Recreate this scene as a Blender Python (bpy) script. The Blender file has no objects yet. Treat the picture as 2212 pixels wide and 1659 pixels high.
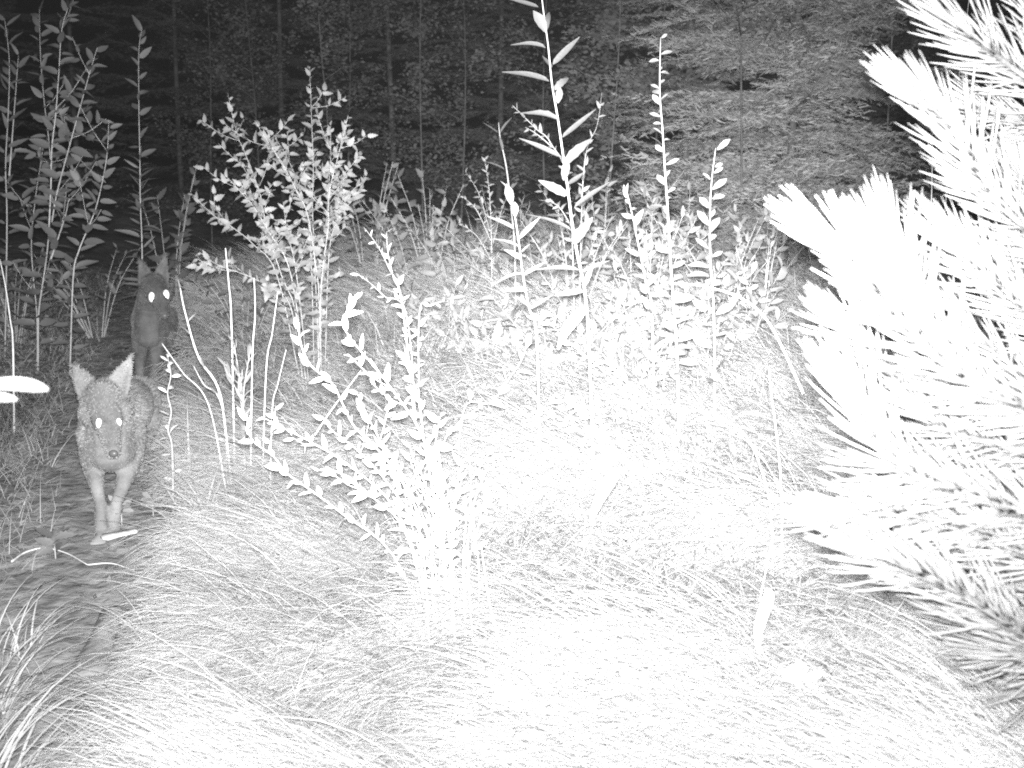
import bpy, math, random
import numpy as np
from mathutils import Vector, Matrix

random.seed(11)
rng = np.random.default_rng(11)
sc = bpy.context.scene
COL = sc.collection
PI = math.pi

# ------------------------------------------------------------------ camera
CAM_H, TILT, FPX = 1.35, math.radians(12.7), 2670.0
CX, CY = 1106.0, 829.5
cam_d = bpy.data.cameras.new('trail_camera')
cam_d.sensor_width = 36.0
cam_d.lens = 36.0 * FPX / 2212.0
cam_d.clip_start = 0.05
cam_d.clip_end = 300.0
cam = bpy.data.objects.new('trail_camera', cam_d)
COL.objects.link(cam)
cam.location = (0, 0, CAM_H)
cam.rotation_euler = (PI / 2 - TILT, 0, 0)
sc.camera = cam
cam_d.dof.use_dof = True
cam_d.dof.focus_distance = 3.6
cam_d.dof.aperture_fstop = 6.3

# ------------------------------------------------------------------ night sky, flash, exposure
w = bpy.data.worlds.new('World')
sc.world = w
w.use_nodes = True
bg = w.node_tree.nodes['Background']
bg.inputs['Color'].default_value = (0.5, 0.5, 0.5, 1)
bg.inputs['Strength'].default_value = 0.006
fl = bpy.data.lights.new('camera_flash', 'SPOT')         # the camera's own infrared flash, the only lit lamp
fl.energy = 10200.0
fl.spot_size = math.radians(120)
fl.spot_blend = 0.5
fl.shadow_soft_size = 0.03
flo = bpy.data.objects.new('camera_flash', fl)
COL.objects.link(flo)
flo.location = (0.0, 0.0, CAM_H + 0.03)
aim = Vector((0.40, 4.0, 0.88)) - flo.location
aim.normalize()
flo.rotation_euler = aim.to_track_quat('-Z', 'Y').to_euler()
# beam profile of the LED bank: a bright core inside a weaker skirt, wider than it is high
SIGN = 1.0      # the skirt leans a little to the left of the core
HAZE = 0.00005
CORE_H, CORE_V, SKIRT_H, SKIRT_V, SKIRT = 11.5, 9.0, 45.0, 21.0, 0.38
fl.use_nodes = True
ln = fl.node_tree
em = [n for n in ln.nodes if n.type == 'EMISSION'][0]
geo = ln.nodes.new('ShaderNodeNewGeometry')


def lmath(op, a, b=None):
    n = ln.nodes.new('ShaderNodeMath')
    n.operation = op
    for i, v in enumerate((a, b)):
        if v is None:
            continue
        if isinstance(v, (int, float)):
            n.inputs[i].default_value = v
        else:
            ln.links.new(v, n.inputs[i])
    return n.outputs[0]


right_ = Vector((aim.y, -aim.x, 0)).normalized()
upv_ = right_.cross(aim).normalized()


def ldot(v):
    n = ln.nodes.new('ShaderNodeVectorMath')
    n.operation = 'DOT_PRODUCT'
    n.inputs[1].default_value = tuple(v)
    ln.links.new(geo.outputs['Incoming'], n.inputs[0])
    return n.outputs['Value']


dr_, du_ = ldot(right_), ldot(upv_)


def lobe(h, v, off=0.0):
    a = lmath('POWER', lmath('ABSOLUTE', lmath('DIVIDE', lmath('ADD', dr_, SIGN * math.sin(math.radians(off))), math.sin(math.radians(h)))), 2.0)
    b = lmath('POWER', lmath('ABSOLUTE', lmath('DIVIDE', du_, math.sin(math.radians(v)))), 2.0)
    return lmath('EXPONENT', lmath('MULTIPLY', lmath('ADD', a, b), -1.0))


prof = lmath('ADD', lmath('MULTIPLY', lobe(CORE_H, CORE_V), 1 - SKIRT), lmath('MULTIPLY', lobe(SKIRT_H, SKIRT_V, 10.0), SKIRT))
ln.links.new(prof, em.inputs['Strength'])
sc.view_settings.view_transform = 'Standard'
sc.view_settings.look = 'None'
sc.view_settings.exposure = 0.0
sc.view_settings.gamma = 1.0
sc.view_settings.use_curve_mapping = False
sc.render.engine = 'CYCLES'
sc.cycles.use_denoising = False
sc.cycles.use_adaptive_sampling = True
sc.cycles.adaptive_threshold = 0.04
sc.cycles.filter_width = 1.9
sc.cycles.max_bounces = 5
sc.cycles.diffuse_bounces = 3
sc.cycles.transmission_bounces = 3

# ------------------------------------------------------------------ geometry of the view
cT, sT = math.cos(TILT), math.sin(TILT)
FWD, UP = np.array([0, cT, -sT]), np.array([0, sT, cT])


def at(px, py, d):
    """point seen at picture position (px, py) of the 2212 px wide frame, d metres deep"""
    return (np.array([0, 0, CAM_H]) + d * (FWD + np.array([1., 0, 0]) * ((px - CX) / FPX) + UP * ((CY - py) / FPX)))


def smooth(t):
    t = np.clip(t, 0, 1)
    return t * t * (3 - 2 * t)


def edge_x(y):
    return -0.75 - 0.25 * (np.minimum(y, 9.0) - 2.4) + 0.04 * np.sin(y * 2.1)


def vnoise(x, y, s=1.0):
    x = np.asarray(x, float) * s
    y = np.asarray(y, float) * s
    return (np.sin(x * 1.7 + 1.3 * np.sin(y * 1.1 + .4)) + np.sin(y * 2.3 + 1.7 * np.sin(x * .9 + 2.)) + np.sin((x + y) * 1.3 + .7)) / 3


def gz(x, y):
    x = np.asarray(x, float)
    y = np.asarray(y, float)
    u = x - edge_x(y)
    v = -u - 0.72
    z = 0.08 * smooth(u / 0.28) + 0.20 * smooth((u - .2) / 1.4) + 0.012 * np.clip(y - 3.6, 0, 6) * smooth(u / 1.6)
    z = z + 0.05 * smooth(v / .4) + 0.02 * np.clip(y - 6.5, 0, 8) * smooth(v / 1.0)
    side = np.maximum(smooth(u / .5), smooth(v / .5))
    z = z + 0.035 * vnoise(x, y, 1.5) * side + 0.012 * vnoise(x + 3, y, 5.0) * side
    return z + 0.03 * np.clip(y - 11, 0, 20)


def on_ground(px, d):
    """ground point under picture column px at depth d"""
    x = (px - CX) / FPX * d
    y = d
    for _ in range(12):
        z = float(gz(x, y))
        y = (d - (CAM_H - z) * sT) / cT
    return np.array([x, y, float(gz(x, y))])


def seen_ground(px, py, h=0.0):
    """point h above the ground seen at a picture position"""
    lo, hi = 1.0, 12.0
    for d in np.arange(1.0, 12.0, .02):
        p = at(px, py, d)
        if p[2] < float(gz(p[0], p[1])) + h:
            break
    return p


# ------------------------------------------------------------------ materials
def mat(name, val, var=0.25, scale=18.0, trans=0.0, rough=0.65, spec=0.25, attr=False, bump=0.0, rand=0.15):
    m = bpy.data.materials.new(name)
    m.use_nodes = True
    nt = m.node_tree
    N, L = nt.nodes, nt.links
    p = N['Principled BSDF']
    p.inputs['Roughness'].default_value = rough
    p.inputs['Specular IOR Level'].default_value = spec
    tc = N.new('ShaderNodeTexCoord')
    nz = N.new('ShaderNodeTexNoise')
    nz.inputs['Scale'].default_value = scale
    nz.inputs['Detail'].default_value = 6
    L.new(tc.outputs['Object'], nz.inputs['Vector'])
    mr = N.new('ShaderNodeMapRange')
    mr.inputs[1].default_value = 0.3
    mr.inputs[2].default_value = 0.7
    mr.inputs[3].default_value = val * (1 - var)
    mr.inputs[4].default_value = val * (1 + var)
    L.new(nz.outputs['Fac'], mr.inputs[0])
    out = mr.outputs[0]
    oi = N.new('ShaderNodeObjectInfo')
    mo = N.new('ShaderNodeMapRange')
    mo.inputs[3].default_value = 1 - rand
    mo.inputs[4].default_value = 1 + rand
    L.new(oi.outputs['Random'], mo.inputs[0])
    mu = N.new('ShaderNodeMath')
    mu.operation = 'MULTIPLY'
    L.new(out, mu.inputs[0])
    L.new(mo.outputs[0], mu.inputs[1])
    out = mu.outputs[0]
    if attr:
        at_ = N.new('ShaderNodeAttribute')
        at_.attribute_name = 'val'
        m2 = N.new('ShaderNodeMath')
        m2.operation = 'MULTIPLY'
        L.new(out, m2.inputs[0])
        L.new(at_.outputs['Fac'], m2.inputs[1])
        out = m2.outputs[0]
    cc = N.new('ShaderNodeCombineColor')
    for k in range(3):
        L.new(out, cc.inputs[k])
    L.new(cc.outputs[0], p.inputs['Base Color'])
    if bump > 0:
        n2 = N.new('ShaderNodeTexNoise')
        n2.inputs['Scale'].default_value = scale * 2.5
        n2.inputs['Detail'].default_value = 8
        L.new(tc.outputs['Object'], n2.inputs['Vector'])
        b = N.new('ShaderNodeBump')
        b.inputs['Strength'].default_value = bump
        b.inputs['Distance'].default_value = 0.02
        L.new(n2.outputs['Fac'], b.inputs['Height'])
        L.new(b.outputs['Normal'], p.inputs['Normal'])
    if trans > 0:
        t = N.new('ShaderNodeBsdfTranslucent')
        L.new(cc.outputs[0], t.inputs['Color'])
        mx = N.new('ShaderNodeMixShader')
        mx.inputs[0].default_value = trans
        L.new(p.outputs[0], mx.inputs[1])
        L.new(t.outputs[0], mx.inputs[2])
        L.new(mx.outputs[0], N['Material Output'].inputs['Surface'])
    return m


M = {
    'soil': mat('trail_soil', .23, .45, 9, bump=.7, rand=0, spec=.1),
    'ground': mat('ground_soil', .20, .35, 7, bump=.6, rand=0, spec=.1, attr=True),
    'grass': mat('grass_blade', .48, .12, 3, trans=.25, attr=True, rand=0, spec=.15),
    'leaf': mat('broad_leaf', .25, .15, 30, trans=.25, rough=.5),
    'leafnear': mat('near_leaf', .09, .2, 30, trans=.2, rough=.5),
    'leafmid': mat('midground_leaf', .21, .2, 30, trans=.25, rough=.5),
    'leafdim': mat('underlit_leaf', .135, .2, 30, trans=.25, rough=.5),  # broad leaf darkened to stand in for weaker flash
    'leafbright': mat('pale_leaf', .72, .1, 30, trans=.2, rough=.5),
    'stem': mat('green_stem', .33, .2, 30),
    'bark': mat('tree_bark', .06, .4, 25, bump=.6),
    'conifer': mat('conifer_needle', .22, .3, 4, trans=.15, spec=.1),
    'fir': mat('dim_conifer_needle', .075, .3, 4, trans=.15, spec=.1),  # conifer needle darkened to imitate weak flash on deeper trees
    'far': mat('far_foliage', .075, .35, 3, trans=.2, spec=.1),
    'pine': mat('pine_needle', .15, .12, 20, trans=.12, rough=.45),
    'dry': mat('dry_stalk', .55, .2, 40, spec=.15),
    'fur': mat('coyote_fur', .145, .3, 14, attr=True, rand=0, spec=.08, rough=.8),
    'furdark': mat('far_coyote_fur', .088, .3, 14, attr=True, rand=0, spec=.08, rough=.8),  # darker tone of the coyote fur, on the farther animal
    'nose': mat('coyote_nose', .08, .1, 30, rough=.35),
    'wood': mat('weathered_wood', .22, .35, 12, bump=.5),
    'cover': mat('ground_cover', .13, .3, 6, trans=.2, attr=True, rand=0),
}
eye_m = bpy.data.materials.new('eye_shine')
eye_m.use_nodes = True
ep = eye_m.node_tree.nodes['Principled BSDF']
ep.inputs['Base Color'].default_value = (.95, .95, .95, 1)
ep.inputs['Metallic'].default_value = 1.0
ep.inputs['Roughness'].default_value = 0.42
M['eye'] = eye_m


# ------------------------------------------------------------------ mesh helpers
class MB:
    def __init__(self):
        self.v, self.f = [], []

    def add(self, vs, fs):
        o = len(self.v)
        self.v.extend([tuple(p) for p in vs])
        self.f.extend([tuple(i + o for i in f) for f in fs])

    def tube(self, pts, radii, n=6):
        pts = [np.array(p, float) for p in pts]
        m = len(pts)
        if not hasattr(radii, '__len__'):
            radii = [radii] * m
        vs, fs = [], []
        ref = np.array([.31, -.8, .52])
        for i, p in enumerate(pts):
            t = pts[min(i + 1, m - 1)] - pts[max(i - 1, 0)]
            t = t / (np.linalg.norm(t) + 1e-9)
            a = np.cross(t, ref)
            a /= (np.linalg.norm(a) + 1e-9)
            b = np.cross(t, a)
            for k in range(n):
                an = 2 * PI * k / n
                vs.append(p + radii[i] * (a * math.cos(an) + b * math.sin(an)))
        for i in range(m - 1):
            for k in range(n):
                k2 = (k + 1) % n
                fs.append((i * n + k, i * n + k2, (i + 1) * n + k2, (i + 1) * n + k))
        fs.append(tuple(range(n - 1, -1, -1)))
        fs.append(tuple((m - 1) * n + k for k in range(n)))
        self.add(vs, fs)

    def mesh(self, name, m, smooth_=True, origin=(0, 0, 0)):
        me = bpy.data.meshes.new(name)
        o = np.array(origin)
        me.from_pydata([tuple(np.array(p) - o) for p in self.v], [], self.f)
        if smooth_:
            me.polygons.foreach_set('use_smooth', [True] * len(me.polygons))
        me.materials.append(m)
        return me


def np_mesh(name, V, faces, m, val=None):
    """faces: list of integer arrays (n, 3) or (n, 4)"""
    me = bpy.data.meshes.new(name)
    V = np.asarray(V, np.float32)
    me.vertices.add(len(V))
    me.vertices.foreach_set('co', V.ravel())
    idx = np.concatenate([f.ravel() for f in faces]).astype(np.int32)
    tot = np.concatenate([np.full(len(f), f.shape[1]) for f in faces]).astype(np.int32)
    st = np.concatenate([[0], np.cumsum(tot)[:-1]]).astype(np.int32)
    me.loops.add(len(idx))
    me.loops.foreach_set('vertex_index', idx)
    me.polygons.add(len(tot))
    me.polygons.foreach_set('loop_start', st)
    me.polygons.foreach_set('loop_total', tot)
    me.update(calc_edges=True)
    if val is not None:
        a = me.attributes.new('val', 'FLOAT', 'POINT')
        a.data.foreach_set('value', np.asarray(val, np.float32))
    me.materials.append(m)
    return me


def link(name, data, parent=None, loc=None):
    o = bpy.data.objects.new(name, data)
    COL.objects.link(o)
    if parent is not None:
        o.parent = parent
    if loc is not None:
        o.location = loc
    return o


def tag(o, label, cat, group=None, kind=None):
    o['label'] = label
    o['category'] = cat
    if group:
        o['group'] = group
    if kind:
        o['kind'] = kind
    return o


def thing(name, loc, label, cat, group=None):
    o = link(name, None, loc=tuple(loc))
    o.empty_display_size = .1
    return tag(o, label, cat, group)


def part(name, mb, m, root, sm=True):
    return link(name, mb.mesh(name, m, sm, origin=root.location), root)


def curve(pts, n=24):
    """smooth polyline through points (Catmull-Rom)"""
    P = [np.array(p, float) for p in pts]
    if len(P) == 2:
        return [P[0] + (P[1] - P[0]) * t for t in np.linspace(0, 1, max(3, n // 3))]
    P = [2 * P[0] - P[1]] + P + [2 * P[-1] - P[-2]]
    out = []
    seg = len(P) - 3
    k = max(2, n // seg)
    for i in range(seg):
        a, b, c, d = P[i:i + 4]
        for j in range(k):
            t = j / k
            out.append(.5 * ((2 * b) + (c - a) * t + (2 * a - 5 * b + 4 * c - d) * t * t + (3 * b - a - 3 * c + d) * t ** 3))
    out.append(P[-2])
    return out


# ------------------------------------------------------------------ leaves
def leaf_mesh(name, ratio, peak, m, teeth=0.0, fold=.25, curl=.25, n=6, wob=0.0):
    vs, fs = [], []
    for i in range(n + 1):
        s = i / n
        y = s
        wv = ratio * .5 * (s ** peak) * ((1 - s) ** (1.0 - peak * .4)) * 2.1
        wv = max(wv, .012)
        if teeth and i not in (0, n):
            wv *= 1 + teeth * (1 if i % 2 else -1)
        z = -curl * s * s + wob * math.sin(s * 5)
        vs += [(-wv, y - .06 * (wv > .05), z + fold * wv), (0, y, z), (wv, y - .06 * (wv > .05), z + fold * wv)]
    for i in range(n):
        a = i * 3
        fs += [(a, a + 1, a + 4, a + 3), (a + 1, a + 2, a + 5, a + 4)]
    me = bpy.data.meshes.new(name)
    me.from_pydata(vs, [], fs)
    me.polygons.foreach_set('use_smooth', [True] * len(me.polygons))
    me.materials.append(m)
    return me


def leaf_set(m, tagname):
    d = {}
    d['ell'] = [leaf_mesh('leaf_' + tagname, .46, .6, m, 0, f, c) for f, c in ((.3, .2), (.5, .35), (.15, .05), (.6, -.1))]
    d['lan'] = [leaf_mesh('leaf_' + tagname, .24, .6, m, 0, f, c) for f, c in ((.5, .15), (.8, .3), (.3, .02), (.4, -.12))]
    d['mid'] = [leaf_mesh('leaf_' + tagname, .34, .6, m, .08, f, c, 8) for f, c in ((.4, .2), (.6, .4), (.2, .05))]
    d['tooth'] = [leaf_mesh('leaf_' + tagname, .56, .5, m, .16, f, c, 9, .02) for f, c in ((.3, .2), (.45, .4), (.1, .0))]
    d['obo'] = [leaf_mesh('leaf_' + tagname, .58, 1.0, m, .05, f, c, 7) for f, c in ((.25, .15), (.45, .3), (.1, .0))]
    return d


LEAF = {'leaf': leaf_set(M['leaf'], 'green'), 'leafdim': leaf_set(M['leafdim'], 'dim'), 'leafmid': leaf_set(M['leafmid'], 'mid'), 'leafbright': leaf_set(M['leafbright'], 'pale')}


def nrm(a):
    a = np.asarray(a, float)
    return a / (np.linalg.norm(a) + 1e-9)


def leaf_matrix(pos, dr, nr, size, wide=1.0):
    y = nrm(dr)
    x = nrm(np.cross(y, nr))
    z = np.cross(x, y)
    m = Matrix(((x[0] * size * wide, y[0] * size, z[0] * size, pos[0]),
                (x[1] * size * wide, y[1] * size, z[1] * size, pos[1]),
                (x[2] * size * wide, y[2] * size, z[2] * size, pos[2]),
                (0, 0, 0, 1)))
    return m


def put_leaves(root, leaves, matk, limit=300):
    """leaves: (pos, dir, normal, size, kind)"""
    o3 = np.array(root.location)
    leaves = sorted(leaves, key=lambda q: -q[3])
    rest = MB()
    for i, (p, d, n_, s, k) in enumerate(leaves):
        me = random.choice(LEAF[matk][k])
        mtx = leaf_matrix(np.array(p) - o3, d, n_, s, random.uniform(.85, 1.15))
        if i < limit:
            o = link('leaf', me, root)
            o.matrix_basis = mtx
        else:
            rest.add([tuple(mtx @ v.co) for v in me.vertices], [tuple(q.vertices) for q in me.polygons])
    if rest.v:
        o = link('foliage', rest.mesh('foliage', M[matk]), root)
        o['kind'] = 'stuff'


def stem_leaves(pts, spacing, size, kind, mode='spiral', ang=55, s0=.2, s1=1.0, taper=.5, phase=None, jit=.25, petiole=.12, face=0.25):
    pts = np.array(pts)
    seg = np.linalg.norm(np.diff(pts, axis=0), axis=1)
    cum = np.concatenate([[0], np.cumsum(seg)])
    L = cum[-1]
    out = []
    phi = random.uniform(0, 6.28) if phase is None else phase
    s = L * s0
    while s < L * s1:
        i = min(max(int(np.searchsorted(cum, s)), 1), len(pts) - 1)
        t = nrm(pts[i] - pts[i - 1])
        p = pts[i - 1] + (pts[i] - pts[i - 1]) * ((s - cum[i - 1]) / max(seg[i - 1], 1e-9))
        u = nrm(np.cross(t, (0, 1, .01)))
        v = np.cross(t, u)
        f = (s / L - s0) / (s1 - s0)
        sz0 = size * (1 - taper * f)
        az = [phi, phi + PI] if mode == 'opp' else [phi]
        for a in az:
            a += random.gauss(0, jit)
            r = u * math.cos(a) + v * math.sin(a)
            an = math.radians(ang * (1 - .35 * f) + random.gauss(0, 10))
            d = nrm(t * math.cos(an) + r * math.sin(an) + np.array([0, 0, -.12]))
            nr = nrm(t - d * np.dot(t, d) + rng.normal(0, .35, 3) + np.array([0, -face, 0]))
            out.append((p + d * sz0 * petiole, d, nr, sz0 * random.uniform(.6, 1.3), kind))
        phi += PI / 2 if mode == 'opp' else (2.4 if mode == 'spiral' else PI)
        s += spacing * random.uniform(.8, 1.2) * (1 - .3 * f)
    return out


def px_stem(pp, d, base=None, lean=0.0):
    """stem from picture points listed tip first; d = depth at base; lean = depth change at tip; base px on the ground"""
    n = len(pp)
    ys = [q[1] for q in pp]
    y0, y1 = ys[-1], ys[0]
    pts = []
    for (x, y) in pp:
        f = 0 if y0 == y1 else (y0 - y) / (y0 - y1)
        pts.append(at(x, y, d + lean * f))
    if base is not None:
        g = on_ground(base, d)
        g[2] -= .02
        pts.append(g)
    pts.reverse()
    return curve(pts, 30)


def px_plant(name, label, cat, stems, d, matk, leafspec, group=None, r=.004, stemmat='stem', name_stem='stem', extra=None, side=None):
    """stems: list of (picture points tip first, base px or None, depth offset, lean)"""
    cv = [px_stem(pp, d + dd, b, ln) for (pp, b, dd, ln) in stems]
    root = thing(name, cv[0][0], label, cat, group)
    leaves = []
    for c in cv:
        n = len(c)
        mb = MB()
        mb.tube(c, [r * (1 - .7 * i / (n - 1)) for i in range(n)], 5)
        part(name_stem, mb, M[stemmat], root)
        for sp in leafspec:
            leaves += stem_leaves(c, **sp)
        if side:
            cnt, ln_, sp2 = side
            for _ in range(cnt):
                tb = MB()
                i = random.randint(int(n * .22), int(n * .85))
                t = nrm(c[i] - c[i - 1])
                rd = rng.normal(0, 1, 3) * np.array([1, .7, .4])
                dv = nrm(t * .8 + nrm(rd) * .9)
                l2 = ln_ * random.uniform(.5, 1.2)
                cc = curve([c[i], c[i] + dv * l2 * .5, c[i] + dv * l2 + np.array([0, 0, .15 * l2])], 8)
                tb.tube(cc, r * .35, 4)
                part('twig', tb, M[stemmat], root)
                leaves += stem_leaves(cc, **sp2)
    if extra:
        leaves += extra
    put_leaves(root, leaves, matk)
    return root


# ------------------------------------------------------------------ SETTING: ground and trail
def sinh_axis(lo, hi, n, c, k):
    t = np.linspace(math.asinh((lo - c) / k), math.asinh((hi - c) / k), n)
    return c + k * np.sinh(t)


xs = sinh_axis(-40, 40, 260, -0.3, 2.0)
ys = sinh_axis(-6, 70, 260, 4.0, 2.5)
X, Y = np.meshgrid(xs, ys)
Z = gz(X, Y)
nx, ny = len(xs), len(ys)
idx = (np.arange(ny - 1)[:, None] * nx + np.arange(nx - 1)[None]).ravel()
gq = np.stack([idx, idx + 1, idx + nx + 1, idx + nx], 1)
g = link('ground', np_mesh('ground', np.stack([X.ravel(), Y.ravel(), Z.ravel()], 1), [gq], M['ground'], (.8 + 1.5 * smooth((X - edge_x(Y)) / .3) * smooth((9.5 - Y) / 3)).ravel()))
tag(g, 'uneven forest floor rising to the right of the trail', 'ground', kind='structure')

py_ = np.linspace(1.0, 13, 260)
tt = np.linspace(0, 1, 26)
PX = edge_x(py_)[:, None] + .03 * np.sin(py_ * 9)[:, None] - tt[None] * (.70 + .05 * np.sin(py_ * 4))[:, None]
PY = np.repeat(py_[:, None], len(tt), 1)
bumpz = .006 * vnoise(PX, PY, 22) + .006 * vnoise(PX + 1, PY, 47)
edge_f = smooth(np.minimum(tt, 1 - tt) / .12)[None]
PZ = gz(PX, PY) - .012 + edge_f * (.024 + bumpz)
k = len(tt)
idx = (np.arange(len(py_) - 1)[:, None] * k + np.arange(k - 1)[None]).ravel()
p_ = link('path', np_mesh('path', np.stack([PX.ravel(), PY.ravel(), PZ.ravel()], 1), [np.stack([idx, idx + k, idx + k + 1, idx + 1], 1)], M['soil']))
tag(p_, 'narrow bare earth game trail running away on the left', 'trail', kind='structure')


# ------------------------------------------------------------------ GRASS
def blades(roots, head, length, width, lean, bend, val, name, m, nseg=4, twist=None):
    N = len(roots)
    hd = np.stack([np.cos(head), np.sin(head), np.zeros(N)], 1)
    tw = head + PI / 2 + (rng.normal(0, .7, N) if twist is None else twist)
    sd = np.stack([np.cos(tw), np.sin(tw), np.zeros(N)], 1)
    pos = roots.copy()
    secs = []
    for k in range(nseg + 1):
        s = k / nseg
        th = lean + bend * s
        if k:
            st = length / nseg
            pos = pos + hd * (np.sin(th) * st)[:, None] + np.array([0, 0, 1.])[None] * (np.cos(th) * st)[:, None]
            floor = gz(pos[:, 0], pos[:, 1]) + .012 + .02 * s
            pos[:, 2] = np.maximum(pos[:, 2], floor)
        wv = width * (1 - s ** 1.6) * .5
        nrm_ = np.stack([hd[:, 0] * np.cos(th), hd[:, 1] * np.cos(th), -np.sin(th)], 1)
        if k < nseg:
            secs.append(pos - sd * wv[:, None])
            secs.append(pos - nrm_ * (wv * 1.1)[:, None])
            secs.append(pos + sd * wv[:, None])
        else:
            secs.append(pos)
    nv = 3 * nseg + 1
    V = np.stack(secs, 1).reshape(-1, 3)
    b = (np.arange(N) * nv)[:, None]
    Q = np.concatenate([b + np.array([[3 * k + c, 3 * k + c + 1, 3 * k + c + 4, 3 * k + c + 3]]) for k in range(nseg - 1) for c in (0, 1)])
    e = 3 * nseg - 3
    T = np.concatenate([b + np.array([[e + c, e + c + 1, e + 3]]) for c in (0, 1)])
    me_ = np_mesh(name, V, [Q, T], m, np.repeat(val, nv))
    me_.polygons.foreach_set('use_smooth', np.ones(len(me_.polygons), bool))
    return me_


def scatter(n, x0, x1, y0, y1, keep):
    x = rng.uniform(x0, x1, n)
    y = rng.uniform(y0, y1, n)
    ok = keep(x, y)
    x, y = x[ok], y[ok]
    return np.stack([x, y, gz(x, y) - .01], 1)


def in_view(x, y, mg=.25):
    return np.abs(x) < (.43 * y + mg)


def bank(x, y):
    u = x - edge_x(y)
    return u > .02 + .05 * np.sin(y * 7) + rng.exponential(.03, len(x))


R = []
for (y0, y1, dens) in ((1.0, 2.4, 7500), (2.4, 4.2, 7200), (4.2, 6.2, 5200), (6.2, 9.5, 2600)):
    x1 = .43 * y1 + .5
    n = int(dens * 2 * x1 * (y1 - y0))
    R.append(scatter(n, -x1, x1, y0, y1, lambda x, y: in_view(x, y) & bank(x, y)))
R = np.concatenate(R)
N = len(R)
u = R[:, 0] - edge_x(R[:, 1])
clump = np.clip(.5 + .45 * vnoise(R[:, 0], R[:, 1], 4.2) + .25 * vnoise(R[:, 0] + 7, R[:, 1], 11), 0, 1.2)
head = np.radians(225) + .9 * vnoise(R[:, 0] + 5, R[:, 1], 1.1) + .5 * vnoise(R[:, 0] - 4, R[:, 1] + 2, 5.0) + rng.normal(0, .34, N)
L_ = (.20 + .24 * clump) * rng.uniform(.55, 1.3, N) * (1 - .35 * smooth((.25 - u) / .25))
wd = rng.uniform(.0026, .0050, N) * np.clip(R[:, 1] / 3.2, .9, 2.2)
me = blades(R, head, L_, wd, rng.uniform(.15, .85, N), rng.uniform(.8, 1.9, N), rng.uniform(.86, 1.14, N) * (.84 + .24 * clump), 'meadow_grass', M['grass'])
tag(link('meadow_grass', me), 'dense drooping grass covering the bright bank right of the trail', 'grass', kind='stuff')

pick = (rng.random(N) < .022) & (u > .30)
R2 = R[pick]
n2 = len(R2)
me = blades(R2, head[pick] + rng.normal(0, .3, n2), rng.uniform(.30, .52, n2), rng.uniform(.003, .0048, n2), rng.uniform(.1, .8, n2), rng.uniform(.9, 2.0, n2),
            rng.uniform(.8, 1.45, n2), 'long_grass', M['grass'], 7)
tag(link('long_grass', me), 'longer pale strands arching over the grass of the bright bank', 'grass', kind='stuff')

R = []
for (y0, y1, dens) in ((1.4, 3.2, 1700), (3.2, 5.5, 1400), (5.5, 9.5, 700)):
    x1 = .43 * y1 + .5
    R.append(scatter(int(dens * 2 * x1 * (y1 - y0)), -x1 - .5, x1, y0, y1,
                     lambda x, y: (x - edge_x(y) < -.42 - .40 * rng.random(len(x)) ** 2) & in_view(x, y, .5)))
R = np.concatenate(R)
N = len(R)
me = blades(R, rng.uniform(0, 6.28, N), rng.uniform(.05, .24, N), rng.uniform(.002, .004, N), rng.uniform(.1, .9, N), rng.uniform(.3, 1.6, N),
            rng.uniform(.35, .9, N), 'trailside_grass', M['grass'])
tag(link('trailside_grass', me), 'thin short grass scattered on the dark ground left of the trail', 'grass', kind='stuff')


# ground cover of tiny leaves, and litter on the trail
def leaflets(P, size, val, name, m, up=1.0):
    N = len(P)
    d = rng.normal(0, 1, (N, 3))
    d[:, 2] *= .4
    d /= np.linalg.norm(d, axis=1)[:, None]
    nn = rng.normal(0, .7, (N, 3)) + np.array([0, -.4, up])
    s = np.cross(d, nn)
    s /= np.linalg.norm(s, axis=1)[:, None]
    a = size[:, None]
    V = np.stack([P, P + d * a * .45 + s * a * .28, P + d * a, P + d * a * .45 - s * a * .28], 1).reshape(-1, 3)
    Q = (np.arange(N) * 4)[:, None] + np.array([[0, 1, 2, 3]])
    return np_mesh(name, V, [Q], m, np.repeat(val, 4))


P = scatter(60000, -4.5, -.6, 2.0, 9.5, lambda x, y: (x - edge_x(y) < -.45 - .4 * rng.random(len(x))) & in_view(x, y, .4))
P[:, 2] += .01 + rng.exponential(.05, len(P)) * (.4 + .6 * smooth((P[:, 1] - 4) / 3))
tag(link('ground_cover', leaflets(P, rng.uniform(.012, .035, len(P)), rng.uniform(.6, 1.3, len(P)), 'ground_cover', M['cover'])),
    'low leafy ground cover on the dark forest floor at left', 'ground cover', kind='stuff')
P = scatter(9000, -3.2, -.5, 1.6, 8, lambda x, y: (x - edge_x(y) < .1) & (x - edge_x(y) > -.85))
P[:, 2] += .02
tag(link('leaf_litter', leaflets(P, rng.uniform(.008, .03, len(P)), rng.uniform(.5, 1.6, len(P)), 'leaf_litter', M['cover'], 2.0)),
    'fine dead leaf litter scattered on the earth trail', 'leaf litter', kind='stuff')


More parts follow.
